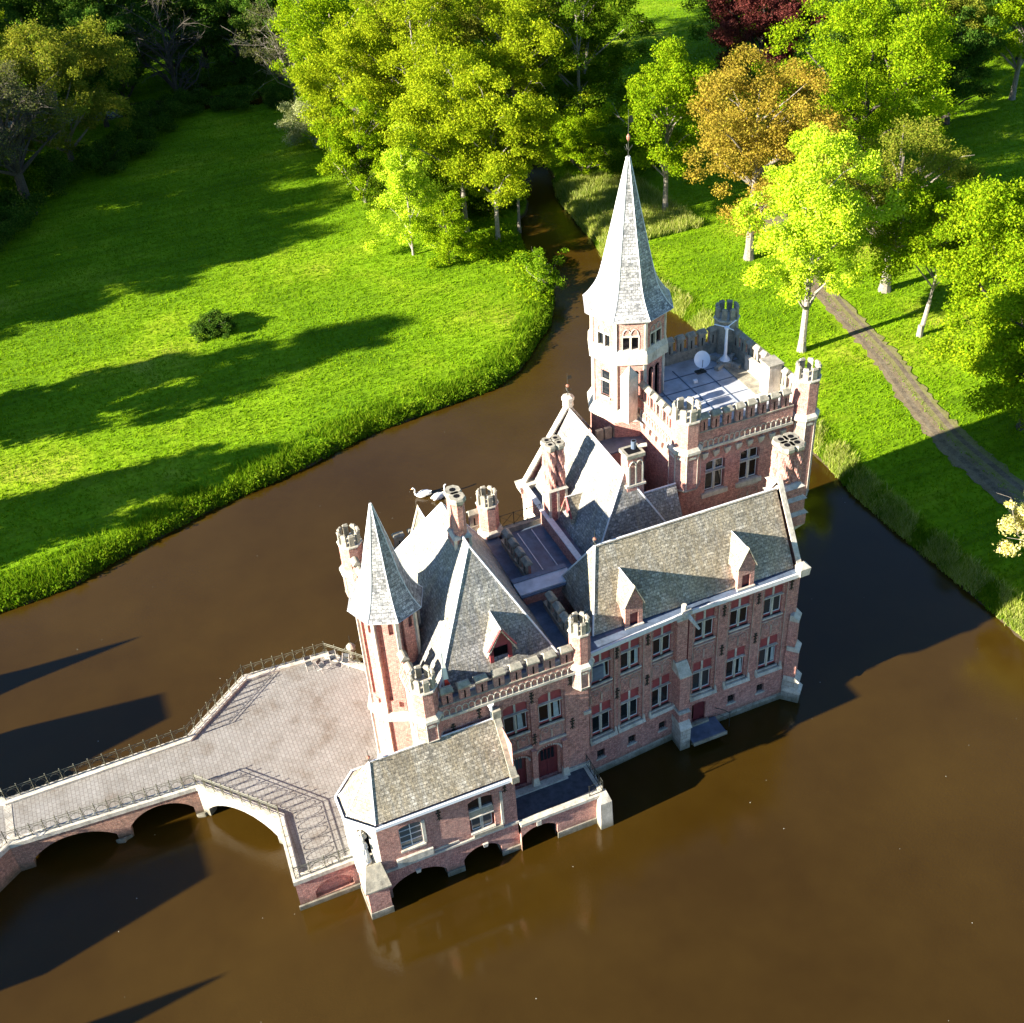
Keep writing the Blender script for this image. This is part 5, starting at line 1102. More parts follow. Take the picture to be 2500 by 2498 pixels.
def trunk_mesh(h, zb, tr, mat, parent, C_, rng, nl=22, lean=(0, 0), bare=False):
    mb = MB(mat); top = h*0.82; pts = []
    for i in range(8):
        t = i/7; pts.append((lean[0]*t*top+0.18*math.sin(t*5+lean[0]*9)*t, lean[1]*t*top+0.15*math.sin(t*4+1)*t, -0.3+top*t))
    mb.tube([(p[0], p[1], p[2]) for p in pts], tr, 9, mat, tr*0.15)
    mb.loft((0, 0), [(-0.3, tr*1.4), (0.15, tr*1.2), (0.6, tr*1.06), (1.2, tr)], 9, 0.2, mat)
    sel = C_[rng.permutation(len(C_))[:nl]]
    for c in sel:
        z0 = max(zb*0.75, c[2]-np.hypot(c[0], c[1])*0.75-1); z0 = min(z0, top*0.93); t = (z0+0.3)/top
        s = np.array([np.interp(t, np.linspace(0, 1, 8), [p[j] for p in pts]) for j in range(3)])
        m_ = (s+c)/2+rng.randn(3)*0.35+np.array([0, 0, 0.3]); r1 = tr*(0.42*(1-t)+0.14)
        mb.tube([tuple(s), tuple(m_), tuple(c)], r1, 5, mat, r1*0.2)
        if bare or rng.rand() < 0.5:
            for _ in range(6 if bare else 1):
                e = c+rng.randn(3)*np.array([1, 1, 0.7])*(1.5 if bare else 0.9); k = (c+e)/2+rng.randn(3)*0.25
                mb.tube([tuple(m_*0.4+c*0.6), tuple(k), tuple(e)], r1*0.3, 4, mat, 0.012)
    return mb.build('trunk', parent)
def tree(x, y, h, r, zb, kind, label, name='tree', n=15000, size=0.17, shape='round', tr=None, bark='bark', lumps=46, spread=0.22, group=None, seed=None, lean=(0, 0), nl=22, z=None, cat='tree', bare=False):
    rng = np.random.RandomState(seed if seed is not None else int(abs(x*13+y*7)) % 9999)
    t = tag(empty(name, (x, y, gh(x, y) if z is None else z), rng.rand()*0.01), label, cat, group)
    o, C_ = crown_mesh('crown', h, r, zb, int(n*2.5), size*0.64, 'leaf_'+kind, t, rng, shape, int(lumps*1.9), spread*0.82)
    trunk_mesh(h, zb, tr or (0.018*h+0.05), bark, t, C_, rng, nl, lean, bare)
    return t
# right of the castle, along the track
tree(61.9, 83.0, 22, 5.7, 5.6, 'lime', 'bright pale lime green tree with a bare straight trunk beside the gravel track', 'linden_tree', 24000, 0.17, 'tall', 0.38, 'lime_bark', 70, 0.2)
tree(68.0, 102.3, 23, 7.5, 3.6, 'orange', 'tall oak with orange brown spring leaves behind the pale lime tree', 'oak_tree', 24000, 0.17, 'round', 0.5, 'pale_bark', 60, 0.2)
tree(66.2, 117.9, 19.8, 5.8, 5.6, 'fresh', 'green tree to the right of the spire tip with a slim leaning trunk', 'maple_tree', 15000, 0.18, 'tall', 0.35, 'pale_bark', 46)
tree(76.1, 89.2, 17.8, 8.2, 5.6, 'olive', 'wide open oak with dark bare limbs showing between olive leaves', 'oak_tree', 15000, 0.16, 'round', 0.55, 'pale_bark', 52, 0.17, nl=40)
tree(73.3, 80.0, 15.5, 5.2, 6.5, 'fresh', 'slender pale trunk leaning into bright green crowns right of the track', 'maple_tree', 12000, 0.17, 'round', 0.26, 'lime_bark', 40, 0.24, lean=(0.16, 0.02))
tree(71.0, 63.0, 15.5, 6.8, 1.2, 'fresh', 'broad low crowned tree on a thick trunk at the right edge, half shaded', 'maple_tree', 26000, 0.18, 'round', 0.6, 'bark', 64, 0.2)
tree(77.5, 73.0, 18.0, 7.2, 3.0, 'fresh', 'big bright green crown at the right edge above the half shaded tree', 'maple_tree', 22000, 0.18, 'round', 0.5, 'bark', 60, 0.2)
tree(89.0, 112.0, 24, 10.2, 2.5, 'fresh', 'very large fresh green tree at the top right behind the orange oak', 'maple_tree', 30000, 0.2, 'round', 0.6, 'bark', 90, 0.17)
tree(97.3, 146.9, 21, 7.6, 3.0, 'red', 'dark red copper beech at the top edge', 'copper_beech', 20000, 0.2, 'round', 0.5, 'bark', 60, 0.2)
tree(115.5, 131.0, 19, 6.8, 5.5, 'olive', 'dark olive conifer with drooping layered branches near the top right corner', 'cedar_tree', 17000, 0.16, 'cone', 0.42, 'pale_bark', 60, 0.19)
tree(125.5, 127.0, 18.5, 6.6, 5.2, 'fresh', 'light green tree with a bare pale trunk in the top right corner', 'maple_tree', 14000, 0.19, 'round', 0.4, 'pale_bark', 44)
tree(56.9, 46.6, 8.2, 3.0, 4.2, 'blossom', 'small tree with pale yellow young leaves at the lower right edge', 'maple_tree', 5000, 0.14, 'round', 0.14, 'pale_bark', 26, 0.22)
# the wood in the middle, left of the channel
tree(43.4, 124.6, 21.0, 7.2, 6.8, 'yellow', 'yellow green tree with a straight grey trunk at the edge of the central wood', 'poplar_tree', 24000, 0.18, 'tall', 0.36, 'pale_bark', 50)
tree(45.5, 119.8, 20.0, 6.0, 5.6, 'yellow', 'yellow green tree with a pale trunk nearest the channel corner', 'poplar_tree', 20000, 0.18, 'tall', 0.3, 'lime_bark', 46)
tree(49.5, 123.0, 15.5, 3.6, 6.8, 'yellow', 'narrow yellow green tree overhanging the dark channel', 'poplar_tree', 8000, 0.17, 'tall', 0.2, 'pale_bark', 26)
WOOD = 'trees of the dense central wood'
for i, (x, y, h, r, zb, kd, lb) in enumerate([
 (45, 143, 25.5, 8.2, 3.0, 'yellow', 'tallest yellow green tree in the middle of the wood'), (39, 150, 20, 7.4, 2.5, 'yellow', 'yellow green tree on the left side of the wood above the silver bush'),
 (57.5, 142.5, 24, 7.6, 3.5, 'yellow', 'yellow green tree in the wood just left of the dark trunks'), (66, 141, 24, 7.4, 1.5, 'green', 'darker green tree on the right side of the wood with bare trunks showing'),
 (50, 155, 25, 7.6, 3, 'olive', 'olive brown tree deeper in the wood with rusty young leaves'), (40.5, 164, 23, 7.2, 3, 'fresh', 'greener tree at the back left of the wood'), (62, 157, 25, 7.6, 3, 'olive', 'olive tree deeper in the wood near the top edge'),
 (53, 171, 24, 7.5, 3, 'yellow', 'yellow tree at the top edge in the back of the wood'), (72, 152, 24, 7.0, 2, 'green', 'dark green tree at the back right of the wood beside the far lawn'), (68, 170, 24, 7.5, 2, 'fresh', 'green tree cut by the top edge behind the wood')]):
    tree(x, y, h, r, zb, kd, lb, 'wood_tree', 19000, 0.19, 'round', 0.36, 'pale_bark', 56, 0.2, WOOD)
tree(35.5, 139, 13.5, 4.4, 0.8, 'fresh', 'smaller green tree filling the edge of the wood beside the shaded lawn', 'wood_tree', 9000, 0.18, 'round', 0.2, 'pale_bark', 34, 0.24, WOOD)
tree(35.8, 121.8, 16.0, 4.3, 0.6, 'lime', 'light feathery many stemmed birch at the corner of the wood on the lawn', 'birch_tree', 13000, 0.14, 'cone', 0.13, 'lime_bark', 46, 0.22)
tree(38.6, 117.5, 8.5, 3.2, 0.2, 'fresh', 'leafy bush at the foot of the birch', 'shrub', 8000, 0.14, 'round', 0.1, 'bark', 26, 0.26, cat='shrub')
tree(40.5, 128, 6, 4.0, 0.1, 'green', 'dark undergrowth bush between the grey trunks', 'shrub', 7000, 0.16, 'round', 0.1, 'bark', 22, 0.3, cat='shrub')
tree(36.0, 162.8, 7.4, 4.3, 0.1, 'pale', 'round silvery bush at the left foot of the wood', 'shrub', 11000, 0.15, 'round', 0.1, 'pale_bark', 30, 0.26, cat='shrub')
tree(39.6, 160.5, 6.4, 4.0, 0.1, 'bushy', 'dark glossy bush right of the silvery bush', 'shrub', 9000, 0.15, 'round', 0.1, 'bark', 26, 0.26, cat='shrub')
for x, y, h, r in ((41, 133, 5.5, 4.2), (46, 130, 4.5, 3.6), (37, 139, 7, 4.5), (39, 146, 8, 5), (49.5, 128.5, 4.5, 3.0), (46, 137, 6, 4.5), (38, 154, 7, 4.5), (51, 134, 6, 3.5)):
    tree(x, y, h, r, 0.1, 'green', 'leafy undergrowth bush at the foot of the wood trees', 'undergrowth_shrub', 6000, 0.17, 'round', 0.1, 'bark', 24, 0.3, 'undergrowth bushes in the central wood', cat='shrub')
tree(63.0, 133.8, 8.0, 4.0, 0.1, 'fresh', 'green thicket behind the reeds at the head of the channel', 'shrub', 9000, 0.17, 'round', 0.12, 'bark', 30, 0.25, cat='shrub')
tree(67.5, 130.0, 6.0, 4.0, 0.1, 'green', 'low dark thicket left of the slim leaning trunk', 'shrub', 8000, 0.16, 'round', 0.1, 'bark', 24, 0.28, cat='shrub')
tree(36.5, 175.9, 16.5, 6.4, 4.5, 'twig', 'half bare pale tree at the upper left edge of the wood', 'bare_tree', 5000, 0.13, 'round', 0.24, 'pale_bark', 44, 0.2, nl=44, bare=True)
tree(45.6, 106.6, 5.4, 2.5, 0.6, 'lush', 'small pale willow leaning out from the meadow bank over the channel', 'willow_tree', 2600, 0.15, 'round', 0.08, 'lime_bark', 22, 0.26)
# upper left
tree(3.5, 172, 19.5, 9.8, 2.6, 'olive', 'broad olive tree with yellow sunlit top on the left of the shaded lawn', 'oak_tree', 28000, 0.2, 'round', 0.45, 'pale_bark', 80, 0.17)
tree(-3.5, 157.5, 19, 6.4, 7.0, 'twig', 'old dark oak with sparse grey twigs at the left edge', 'oak_tree', 7000, 0.15, 'round', 0.8, 'bark', 44, 0.2, nl=40, bare=True)
tree(-6.5, 163, 7, 5, 0.2, 'green', 'green bush under the old dark oak', 'shrub', 8000, 0.18, 'round', 0.1, 'bark', 26, 0.28, cat='shrub')
tree(-4.5, 190, 24, 6, 4.0, 'yellow', 'yellow green tree in the top left corner', 'wood_tree', 12000, 0.2, 'tall', 0.35, 'lime_bark', 44)
tree(21.5, 190.6, 21, 6, 4.0, 'twig', 'dead tree with pale bare branches against the dark wood', 'dead_tree', 900, 0.1, 'round', 0.45, 'bark', 36, 0.2, nl=36, bare=True)
tree(33, 214, 17, 8.0, 1.5, 'fresh', 'sunlit green tree at the top edge beyond the shaded lawn', 'wood_tree', 16000, 0.22, 'round', 0.35, 'bark', 50)
tree(44, 205, 20, 7.5, 1.5, 'green', 'green tree at the top edge just left of the wood', 'wood_tree', 14000, 0.22, 'round', 0.35, 'bark', 50)
BACK = 'dark trees of the far wood along the top left'
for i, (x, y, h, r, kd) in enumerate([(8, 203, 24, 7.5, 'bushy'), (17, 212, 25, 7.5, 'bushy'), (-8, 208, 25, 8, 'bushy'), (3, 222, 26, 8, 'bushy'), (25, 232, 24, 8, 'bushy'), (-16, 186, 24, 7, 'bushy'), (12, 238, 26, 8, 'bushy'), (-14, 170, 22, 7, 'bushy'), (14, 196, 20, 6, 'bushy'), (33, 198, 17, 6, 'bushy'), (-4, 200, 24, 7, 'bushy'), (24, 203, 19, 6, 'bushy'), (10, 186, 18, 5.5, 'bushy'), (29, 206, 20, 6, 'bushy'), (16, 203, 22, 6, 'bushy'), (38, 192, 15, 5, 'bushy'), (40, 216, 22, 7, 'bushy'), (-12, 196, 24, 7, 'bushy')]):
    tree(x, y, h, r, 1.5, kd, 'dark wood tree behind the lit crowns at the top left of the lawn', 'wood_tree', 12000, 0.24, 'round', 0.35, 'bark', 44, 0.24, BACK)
RB_ = 'dark trees beyond the right hand lawn'
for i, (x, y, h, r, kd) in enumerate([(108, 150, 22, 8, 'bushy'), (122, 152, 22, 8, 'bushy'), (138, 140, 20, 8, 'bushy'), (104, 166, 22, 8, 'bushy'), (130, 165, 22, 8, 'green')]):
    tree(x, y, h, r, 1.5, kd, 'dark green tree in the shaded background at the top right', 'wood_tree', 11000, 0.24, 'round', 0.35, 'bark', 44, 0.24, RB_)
# left of the frame: trees on the west bank, which shade the meadow
WB = 'trees on the west bank'
for i, (x, y, h, r) in enumerate([(-26, 103.5, 20.5, 4.8), (-34, 107.5, 17, 4), (-29, 88.5, 15.0, 4.2), (-27, 132, 21, 5.2), (-26, 140, 22.5, 6.5), (-22, 149, 23, 7), (-25, 158, 25, 7), (-34, 135, 23, 6), (-34, 145, 24, 7), (-27, 167, 26, 8), (-40, 128, 20, 5), (-24, 176, 27, 8), (-28, 185, 28, 8), (-30, 195, 28, 8), (-20, 190, 26, 8)]):
    tree(x, y, h, r, 2.0, 'green', 'bank tree to the left, shading the meadow', 'bank_tree', 9000, 0.32, 'tall' if i < 3 else 'round', 0.35, 'bark', 40, 0.3, WB)
# gate building at the far end of the bridge (its shadow falls on the water)
gtb = tag(empty('gate_building', (0, 0, 0)), 'brick gate building with two pointed turrets at the west end of the bridge', 'building')
for ya, yb in ((45.3, 53.2), (59.4, 65.0)):
    q = MB('brick'); nw = 2 if yb-ya < 6 else 3; hl = [((k+0.5)*(yb-ya)/nw-0.55, (k+0.5)*(yb-ya)/nw+0.55, 2.6, 5.0, 0.3) for k in range(nw)]; q.wall((-31, ya), (-31, yb), -1, 6.6, hl, 0.25); q.wall((-31, yb), (-38, yb), -1, 6.6, [(3, 4, 2.6, 5.0, 0.3)], 0.25); q.wall((-38, yb), (-38, ya), -1, 6.6, hl, 0.25); q.wall((-38, ya), (-31, ya), -1, 6.6, [(3, 4, 2.6, 5.0, 0.3)], 0.25); q.build('wall', gtb); q = MB('glass'); q.box(-37.75, -31.25, ya+0.25, yb-0.25, 0, 6.4); q.build('window_glass', gtb); ym = (ya+yb)/2; e_ = 6.6
    roofpoly('roof', [[(-38.3, ya-.3, e_), (-30.7, ya-.3, e_), (-34, ya+1.5, 11.4)], [(-30.7, ya-.3, e_), (-30.7, yb+.3, e_), (-34, yb-1.5, 11.4), (-34, ya+1.5, 11.4)], [(-30.7, yb+.3, e_), (-38.3, yb+.3, e_), (-34, yb-1.5, 11.4)], [(-38.3, yb+.3, e_), (-38.3, ya-.3, e_), (-34, ya+1.5, 11.4), (-34, yb-1.5, 11.4)]], 'slate', gtb)
for y in (40.0, 70.2):
    q = MB('brick', 'spire_slate'); q.loft((-33.5, y), [(0, 1.2), (6.5, 1.2)], 8, 0, 'brick'); q.loft((-33.5, y), [(6.4, 1.5), (8, 0.8), (11.0, 0.05)], 8, 0, 'spire_slate'); q.build('turret', gtb)

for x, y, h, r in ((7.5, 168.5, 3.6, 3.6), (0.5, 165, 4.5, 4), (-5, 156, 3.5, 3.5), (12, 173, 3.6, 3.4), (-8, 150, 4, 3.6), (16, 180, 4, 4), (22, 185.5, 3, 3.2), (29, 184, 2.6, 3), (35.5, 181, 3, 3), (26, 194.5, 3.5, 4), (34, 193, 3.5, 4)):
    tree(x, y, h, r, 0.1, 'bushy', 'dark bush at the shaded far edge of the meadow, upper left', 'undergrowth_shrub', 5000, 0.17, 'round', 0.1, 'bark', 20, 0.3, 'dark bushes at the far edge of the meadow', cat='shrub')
for x, y, h, r, kd in ((76, 164, 26, 7.5, 'green'), (82, 182, 25, 8, 'green'), (101, 122, 18, 6, 'fresh'), (104, 134, 20, 7, 'bushy'), (112, 124, 15, 5, 'bushy')):  # trees added for the shade they cast over the upper right lawns
    tree(x, y, h, r, 2.0, kd, 'green tree added to shade the far lawns, between the central wood, the copper beech and the very large tree', 'wood_tree', 13000, 0.2, 'round', 0.35, 'bark', 44, 0.22, 'green trees added behind the orange oak for their shade')
# clipped bush on the meadow
tree(11.4, 114.6, 1.5, 2.35, 0.05, 'bushy', 'round dark bush standing alone on the meadow', 'bush', 9000, 0.11, 'round', 0.1, 'bark', 40, 0.22, cat='bush')

# ------------------------------------------------------------------ grass, herbs and reeds (nobody could count them)
def tufts(name, P, hgt, wid, mat, label, rng, per=3):
    n = len(P); P = np.repeat(P, per, 0)+rng.randn(n*per, 3)*np.array([wid*1.6, wid*1.6, 0]); n = len(P)
    a = rng.rand(n)*6.28; l = rng.rand(n)*6.28; h = np.repeat(np.broadcast_to(hgt, (n//per,)), per)*(0.55+0.75*rng.rand(n))
    dx = np.stack([np.cos(a)*wid, np.sin(a)*wid, 0*a], 1); tip = P+np.stack([np.cos(l)*h*0.45, np.sin(l)*h*0.45, h], 1)
    V = np.stack([P-dx, P+dx, tip], 1).reshape(-1, 3)
    o = arr(name, V, np.arange(3*n).reshape(n, 3), [mat]); return tag(o, label, 'plants', None, 'stuff')
def inview(x, y, m_=1.04):
    v = np.stack([x, y, np.zeros_like(x)-CAMH], 1); F_ = np.array(fw); R_ = np.array(rt); U_ = np.array(up); z = v@F_
    return (z > 1) & (np.abs(v@R_/z) < 1250*m_/2917) & (np.abs(v@U_/z) < 1249*m_/2917)
rng = np.random.RandomState(5)
n = 900000; x = rng.rand(n)*190-30; y = 25+rng.rand(n)**1.3*215; k = inview(x, y); x, y = x[k], y[k]
d = sdf(x, y); ok = (d > 0.6) & ~((x > 60) & (x < 82) & (y < 118) & (np.abs(x-np.interp(y, [44, 57, 64, 78, 90, 118], [63.2, 63.7, 64.2, 67.8, 70, 79.5])) < 1.65) & (np.abs(x-np.interp(y, [44, 57, 64, 78, 90, 118], [63.2, 63.7, 64.2, 67.8, 70, 79.5])) > 0.25)); x, y = x[ok], y[ok]
x, y = x[:230000], y[:230000]
P = np.stack([x, y, gz(x, y)], 1); tufts('meadow_grass', P, 0.16+0.05*rng.rand(len(P)), 0.05, 'leaf_meadow', 'short bright green grass of the meadow and lawns', rng, 2)
# lush fringe along the meadow bank
def along(pts, n, rng, jit):
    p = np.array(pts, float); s = np.r_[0, np.cumsum(np.hypot(*np.diff(p, axis=0).T))]; t = rng.rand(n)*s[-1]
    return np.stack([np.interp(t, s, p[:, 0]), np.interp(t, s, p[:, 1])], 1)+rng.randn(n, 2)*jit
WSH = [(-24, 79), (-13, 79.6), (-7.5, 80.2), (-3.1, 82.2), (5, 85.3), (12.8, 87.3), (20.6, 90), (27.7, 91.1), (33.3, 91.8), (36.5, 93.6), (38.6, 95.6), (40.6, 98), (43.2, 100.6), (45.6, 105), (47.6, 109.5), (48.3, 113.5), (47.6, 117), (48.6, 121)]
ESH = [(53.8, 40), (53.8, 47.5), (53.6, 53), (53.4, 58), (53.4, 62), (53.9, 68), (54.2, 72), (55.2, 80), (56, 88), (56, 95), (54.9, 103), (54.6, 110), (56, 116), (56.6, 122), (57.4, 129), (59, 134)]
def fringe(name, n, jit, kind, hb, hv, size, label, seed, cut=0.0):
    rg = np.random.RandomState(seed); q = along(WSH, n, rg, jit); d = sdf(q[:, 0], q[:, 1]); k = (d > -0.2) & (d < 2.2) & (rg.rand(n) < np.clip(1.2-d*0.6, 0.05, 1))
    q = q[k]; x_, y_ = q[:, 0], q[:, 1]; c_ = wob(x_, y_, 1.7, seed+1)+0.7*wob(x_, y_, 4.5, seed+2)
    k = c_ > cut-0.9+0.9*rg.rand(len(q)); x_, y_, c_ = x_[k], y_[k], c_[k]; d = sdf(x_, y_)
    h_ = (hb+hv*np.clip(c_, -0.6, 1.2))*np.clip(1.15-d*0.5, 0.15, 1); z = gz(x_, y_)
    V, F = leaves(np.stack([x_, y_, z+rg.rand(len(x_))*np.maximum(h_, 0.08)], 1), size, rg, 0.6)
    tag(arr(name, V, F, ['leaf_'+kind]), label, 'plants', None, 'stuff')
fringe('bank_herbs', 42000, 1.0, 'lush', 0.45, 0.45, 0.10, 'lush leafy herbs along the meadow bank of the moat', 31)
fringe('bank_nettles', 26000, 0.9, 'green', 0.6, 0.6, 0.10, 'darker nettles in patches along the meadow bank', 47, 0.25)
q = along(WSH, 30000, rng, 1.6); d = sdf(q[:, 0], q[:, 1]); q = q[(d > -0.1) & (d < 4)]; c_ = wob(q[:, 0], q[:, 1], 1.1, 71); q = q[c_ > -0.1-0.4*rng.rand(len(q))]; z = gz(q[:, 0], q[:, 1])
tufts('bank_grass', np.stack([q[:, 0], q[:, 1], z], 1), 0.55, 0.04, 'leaf_lush', 'tall lush grass along the meadow bank', rng, 2)
q = along([(45.6, 105), (47.6, 109.5), (48.3, 113.5), (47.0, 117), (42, 119.5)], 9000, rng, 1.6); d = sdf(q[:, 0], q[:, 1]); q = q[d > -0.1]; z = gz(q[:, 0], q[:, 1])
V, F = leaves(np.stack([q[:, 0], q[:, 1], z+rng.rand(len(q))*(1.0+0.8*wob(q[:, 0], q[:, 1], 1.1, 9))], 1), 0.14, rng, 0.6); tag(arr('corner_thicket', V, F, ['leaf_fresh']), 'tangle of fresh shrubs on the meadow corner beside the channel', 'plants', None, 'stuff')
q = along(ESH, 34000, rng, 1.15); d = sdf(q[:, 0], q[:, 1]); q = q[(d > -0.1) & (d < 2.2)]; z = gz(q[:, 0], q[:, 1])
k = wob(q[:, 0], q[:, 1], 1.4, 77) > -0.35*rng.rand(len(q))-0.05; q2 = q[~k]; z2 = z[~k]; q = q[k]; z = z[k]
tufts('bank_tufts', np.stack([q2[:, 0], q2[:, 1], z2], 1), 0.4, 0.04, 'leaf_lush', 'green grass tufts between the reeds of the right bank', rng, 3)
tufts('reeds', np.stack([q[:, 0], q[:, 1], z], 1), 0.6, 0.035, 'leaf_reeds', 'pale reeds and rough grass along the right bank', rng, 3)
q = np.stack([56+rng.rand(9000)*12, 112+rng.rand(9000)*20], 1); q = q[sdf(q[:, 0], q[:, 1]) > 0.2]; z = gz(q[:, 0], q[:, 1])
tufts('rough_grass', np.stack([q[:, 0], q[:, 1], z], 1), 0.8, 0.05, 'leaf_reeds', 'rough yellowish grass left of the spire tip', rng, 3)
# dead leaves and pollen on the water
q = np.stack([rng.rand(110)*75-15, 22+rng.rand(110)*70], 1); q = q[sdf(q[:, 0], q[:, 1]) < -1]
V, F = leaves(np.stack([q[:, 0], q[:, 1], np.full(len(q), 0.006)], 1), 0.028, rng, 60); V[:, 2] = 0.008
tag(arr('floating_leaves', V, F, ['leaf_litter']), 'tiny pale leaves and seeds floating on the moat', 'debris', None, 'stuff')

# ------------------------------------------------------------------ small things
def folding_chair(x, y, rz, label):
    t = tag(empty('folding_chair', (x, y, TZB), rz), label, 'chair', 'folding chairs on the terrace')
    MB('chair_seat').box(-0.21, 0.21, -0.2, 0.2, 0.43, 0.46).build('seat', t)
    MB('chair_seat').prism([(-0.21, 0.2), (0.21, 0.2), (0.21, 0.22), (-0.21, 0.22)], 0.62, 0.86, None, [(-0.21, 0.27), (0.21, 0.27), (0.21, 0.29), (-0.21, 0.29)]).build('backrest', t)
    for sx in (-1, 1):
        MB('chair_wood').tube([(sx*0.24, -0.24, 0), (sx*0.24, 0.28, 0.88)], 0.018, 5).build('leg', t); MB('chair_wood').tube([(sx*0.22, 0.3, 0), (sx*0.22, -0.2, 0.45)], 0.018, 5).build('leg', t)
    return t
folding_chair(7.1, 60.45, 0.05, 'leftmost folding chair, upright with its back to the far railing'); folding_chair(7.85, 59.85, 0.65, 'second folding chair from the left, turned slightly and nearest the paving middle')
folding_chair(8.75, 60.25, -0.1, 'third folding chair, close under the far railing corner'); folding_chair(9.45, 59.6, -0.6, 'rightmost folding chair, nearest the slim spire tower')
lm = tag(empty('wall_lantern', (10.05, 60.0, 2.62)), 'round pale lantern ornament with a spike on the far terrace railing', 'ornament')
q = MB('old_stone'); q.loft((0, 0), [(0, 0.16), (0.25, 0.1), (0.5, 0.12), (0.75, 0.3), (1.0, 0.34), (1.2, 0.2), (1.28, 0.08)], 10); q.build('body', lm); q = MB('iron'); q.tube([(0, 0, 1.28), (0, 0, 2.0)], 0.025, 4); q.tube([(0.1, 0, 1.0), (1.0, 0.3, 1.5)], 0.014, 4); q.build('spike', lm)
# satellite dish
sdh = tag(empty('satellite_dish', (36.9, 60.2, 17.59)), 'white round satellite dish on the flat roof of the square tower', 'satellite dish')
q = MB('white_gloss'); n_ = 20; dn = Vector((-0.35, -0.72, 0.6)).normalized(); u_ = dn.cross(Vector((0, 0, 1))).normalized(); v_ = u_.cross(dn); cc = Vector((0, 0, 1.0))
prev = None
for k in range(6):
    rr = 0.54*k/5; dd = 0.16*(k/5)**2; ring = [tuple(cc+u_*rr*math.cos(2*PI*i/n_)+v_*rr*1.1*math.sin(2*PI*i/n_)+dn*dd) for i in range(n_)]
    if prev is not None:
        for i in range(n_):
            j = (i+1) % n_; q.face([prev[i], prev[j], ring[j], ring[i]])
    prev = ring
q.build('dish', sdh, True); q = MB('iron'); q.tube([(0, 0.1, 0), tuple(cc-dn*0.05)], 0.04, 6); q.tube([tuple(cc-v_*0.6), tuple(cc+dn*0.75-v_*0.1)], 0.02, 4); q.box(-0.35, 0.35, -0.1, 0.35, 0, 0.06); q.build('mount', sdh)
q = MB('white_gloss'); q.box(-0.14, 0.14, -0.1, 0.1, 0, 0.2); o = q.build('junction_box'); o.location = (35.9, 59.3, 17.59); tag(o, 'small white box with a cable on the flat tower roof near the dish', 'box')
# three armed mast
ms = tag(empty('antenna_mast', (38.9, 60.5, 17.59)), 'white mast with thin arms in the back corner of the square tower roof', 'mast')
q = MB('white_gloss'); q.loft((0, 0), [(0.3, 0.4), (0.55, 0.18), (0.7, 0.12), (2.7, 0.09)], 8); q.build('pole', ms)
q = MB('block_stone'); q.obox((0, 0), 0.9, 0.9, 0, 0.32, PI/4); 
for a in range(4): q.obox((0.75*math.cos(a*PI/2+0.5), 0.75*math.sin(a*PI/2+0.5)), 0.8, 0.3, 0, 0.25, a*PI/2+0.5)
q.build('foot', ms)
q = MB('white_gloss'); q.loft((0, 0), [(2.65, 0.16), (2.8, 0.18), (2.85, 0.1)], 8)
for a in (2.6, 0.25, -1.6): q.tube([(0, 0, 2.78), (0.85*math.cos(a), 0.85*math.sin(a), 3.0)], 0.035, 5)
q.build('arm', ms)
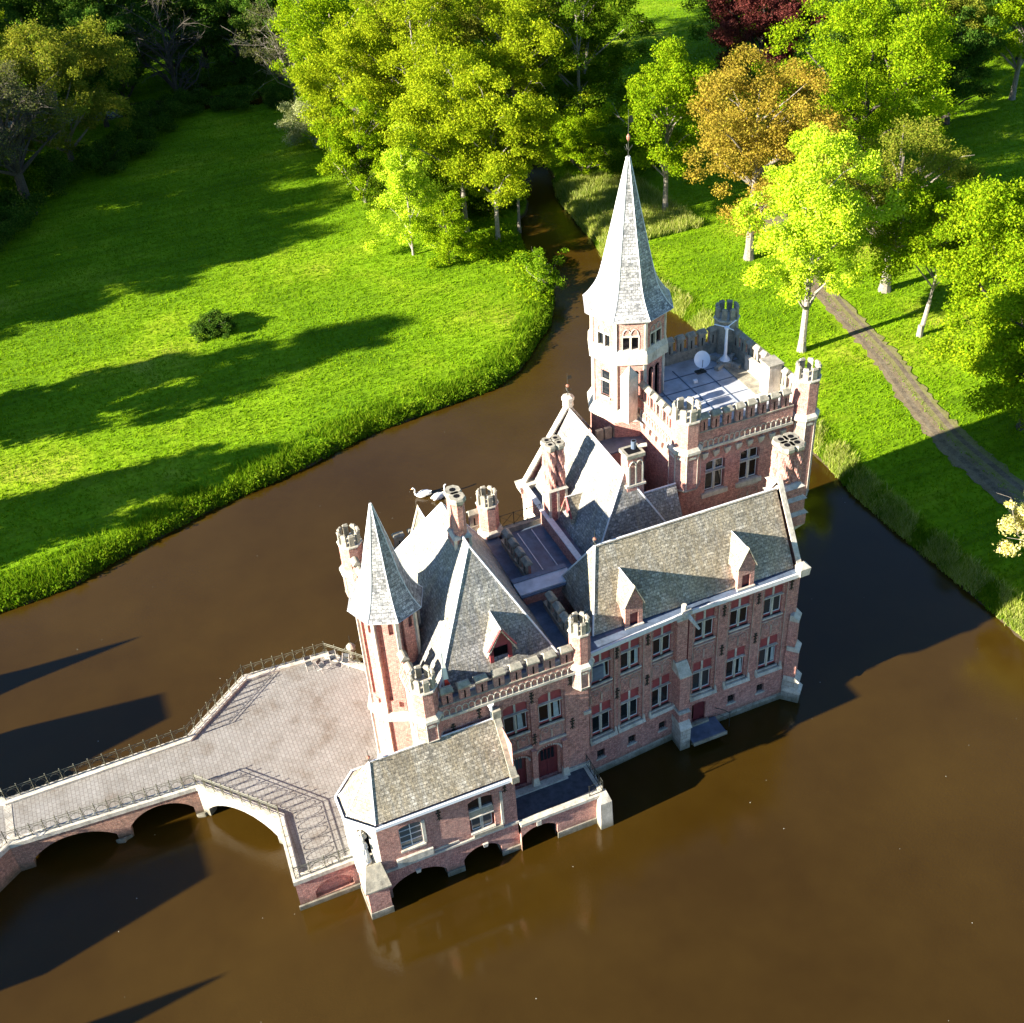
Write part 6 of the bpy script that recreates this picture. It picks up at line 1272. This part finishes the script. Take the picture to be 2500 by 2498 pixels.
# flag on the front-left turret
fg = tag(empty('flag', (12.1, 45.1, 11.2)), 'small white, green and red flag hanging limp on its pole behind the front battlement', 'flag')
q = MB('white_paint'); q.tube([(0, 0, 0), (0.15, -0.1, 4.2)], 0.03, 5); q.build('pole', fg)
for nm_, z0, z1, w0 in (('flag_white', 2.0, 4.0, 0.16), ('flag_red', 1.5, 2.05, 0.2), ('flag_green', 2.05, 2.7, 0.1)):
    q = MB(nm_); dx0 = 0.1+(0.05 if nm_ != 'flag_white' else 0)
    q.prism([(dx0, -0.12), (dx0+w0+0.12, -0.14), (dx0+w0+0.1, -0.02), (dx0, -0.03)], z0, z1, None, [(dx0, -0.12), (dx0+0.1, -0.12), (dx0+0.1, -0.05), (dx0, -0.05)]); q.build('cloth', fg)
# swans
def swan(x, y, rz, label):
    t = tag(empty('swan', (x, y, 0.0), rz), label, 'swan', 'swans on the moat')
    q = MB('feathers'); K = 14
    prof = [(-0.62, 0.02, 0.30), (-0.5, 0.10, 0.24), (-0.3, 0.22, 0.17), (-0.05, 0.27, 0.14), (0.2, 0.24, 0.14), (0.4, 0.14, 0.18), (0.5, 0.075, 0.26), (0.53, 0.06, 0.4), (0.5, 0.052, 0.56), (0.5, 0.05, 0.68), (0.56, 0.055, 0.76), (0.64, 0.06, 0.77), (0.70, 0.035, 0.74)]
    pts = [Vector((a, 0, c)) for a, b, c in prof]; b0 = len(q.v)
    for i, p in enumerate(pts):
        d_ = (pts[min(i+1, len(pts)-1)]-pts[max(i-1, 0)]).normalized(); a_ = Vector((0, 1, 0)); c_ = d_.cross(a_)
        for k in range(K): th = 2*PI*k/K; q.v.append(tuple(p+a_*math.cos(th)*prof[i][1]+c_*math.sin(th)*prof[i][1]*0.8))
    for i in range(len(pts)-1):
        for k in range(K): j = (k+1) % K; q.f.append((b0+i*K+k, b0+i*K+j, b0+(i+1)*K+j, b0+(i+1)*K+k)); q.m.append(0)
    q.f.append(tuple(b0+k for k in range(K))); q.m.append(0); q.f.append(tuple(b0+(len(pts)-1)*K+k for k in range(K))); q.m.append(0)
    q.build('body', t, True)
    for s in (-1, 1):
        w_ = MB('feathers'); w_.loft((0, 0), [(0.12, 0.28), (0.22, 0.33), (0.34, 0.2), (0.38, 0.03)], 12, 0, None, True, 1.45, 0.42); o = w_.build('wing', t, True); o.location = (-0.14, s*0.13, 0)
    q = MB('beak'); q.tube([(0.69, 0, 0.74), (0.80, 0, 0.71)], 0.03, 6, None, 0.012); q.build('beak', t)
    t.scale = (1.25,)*3; return t
swan(21.6, 78.8, 3.0, 'left one of the two white swans, head turned left'); swan(22.75, 77.9, 0.35, 'right one of the two white swans, beside the roof chimney')
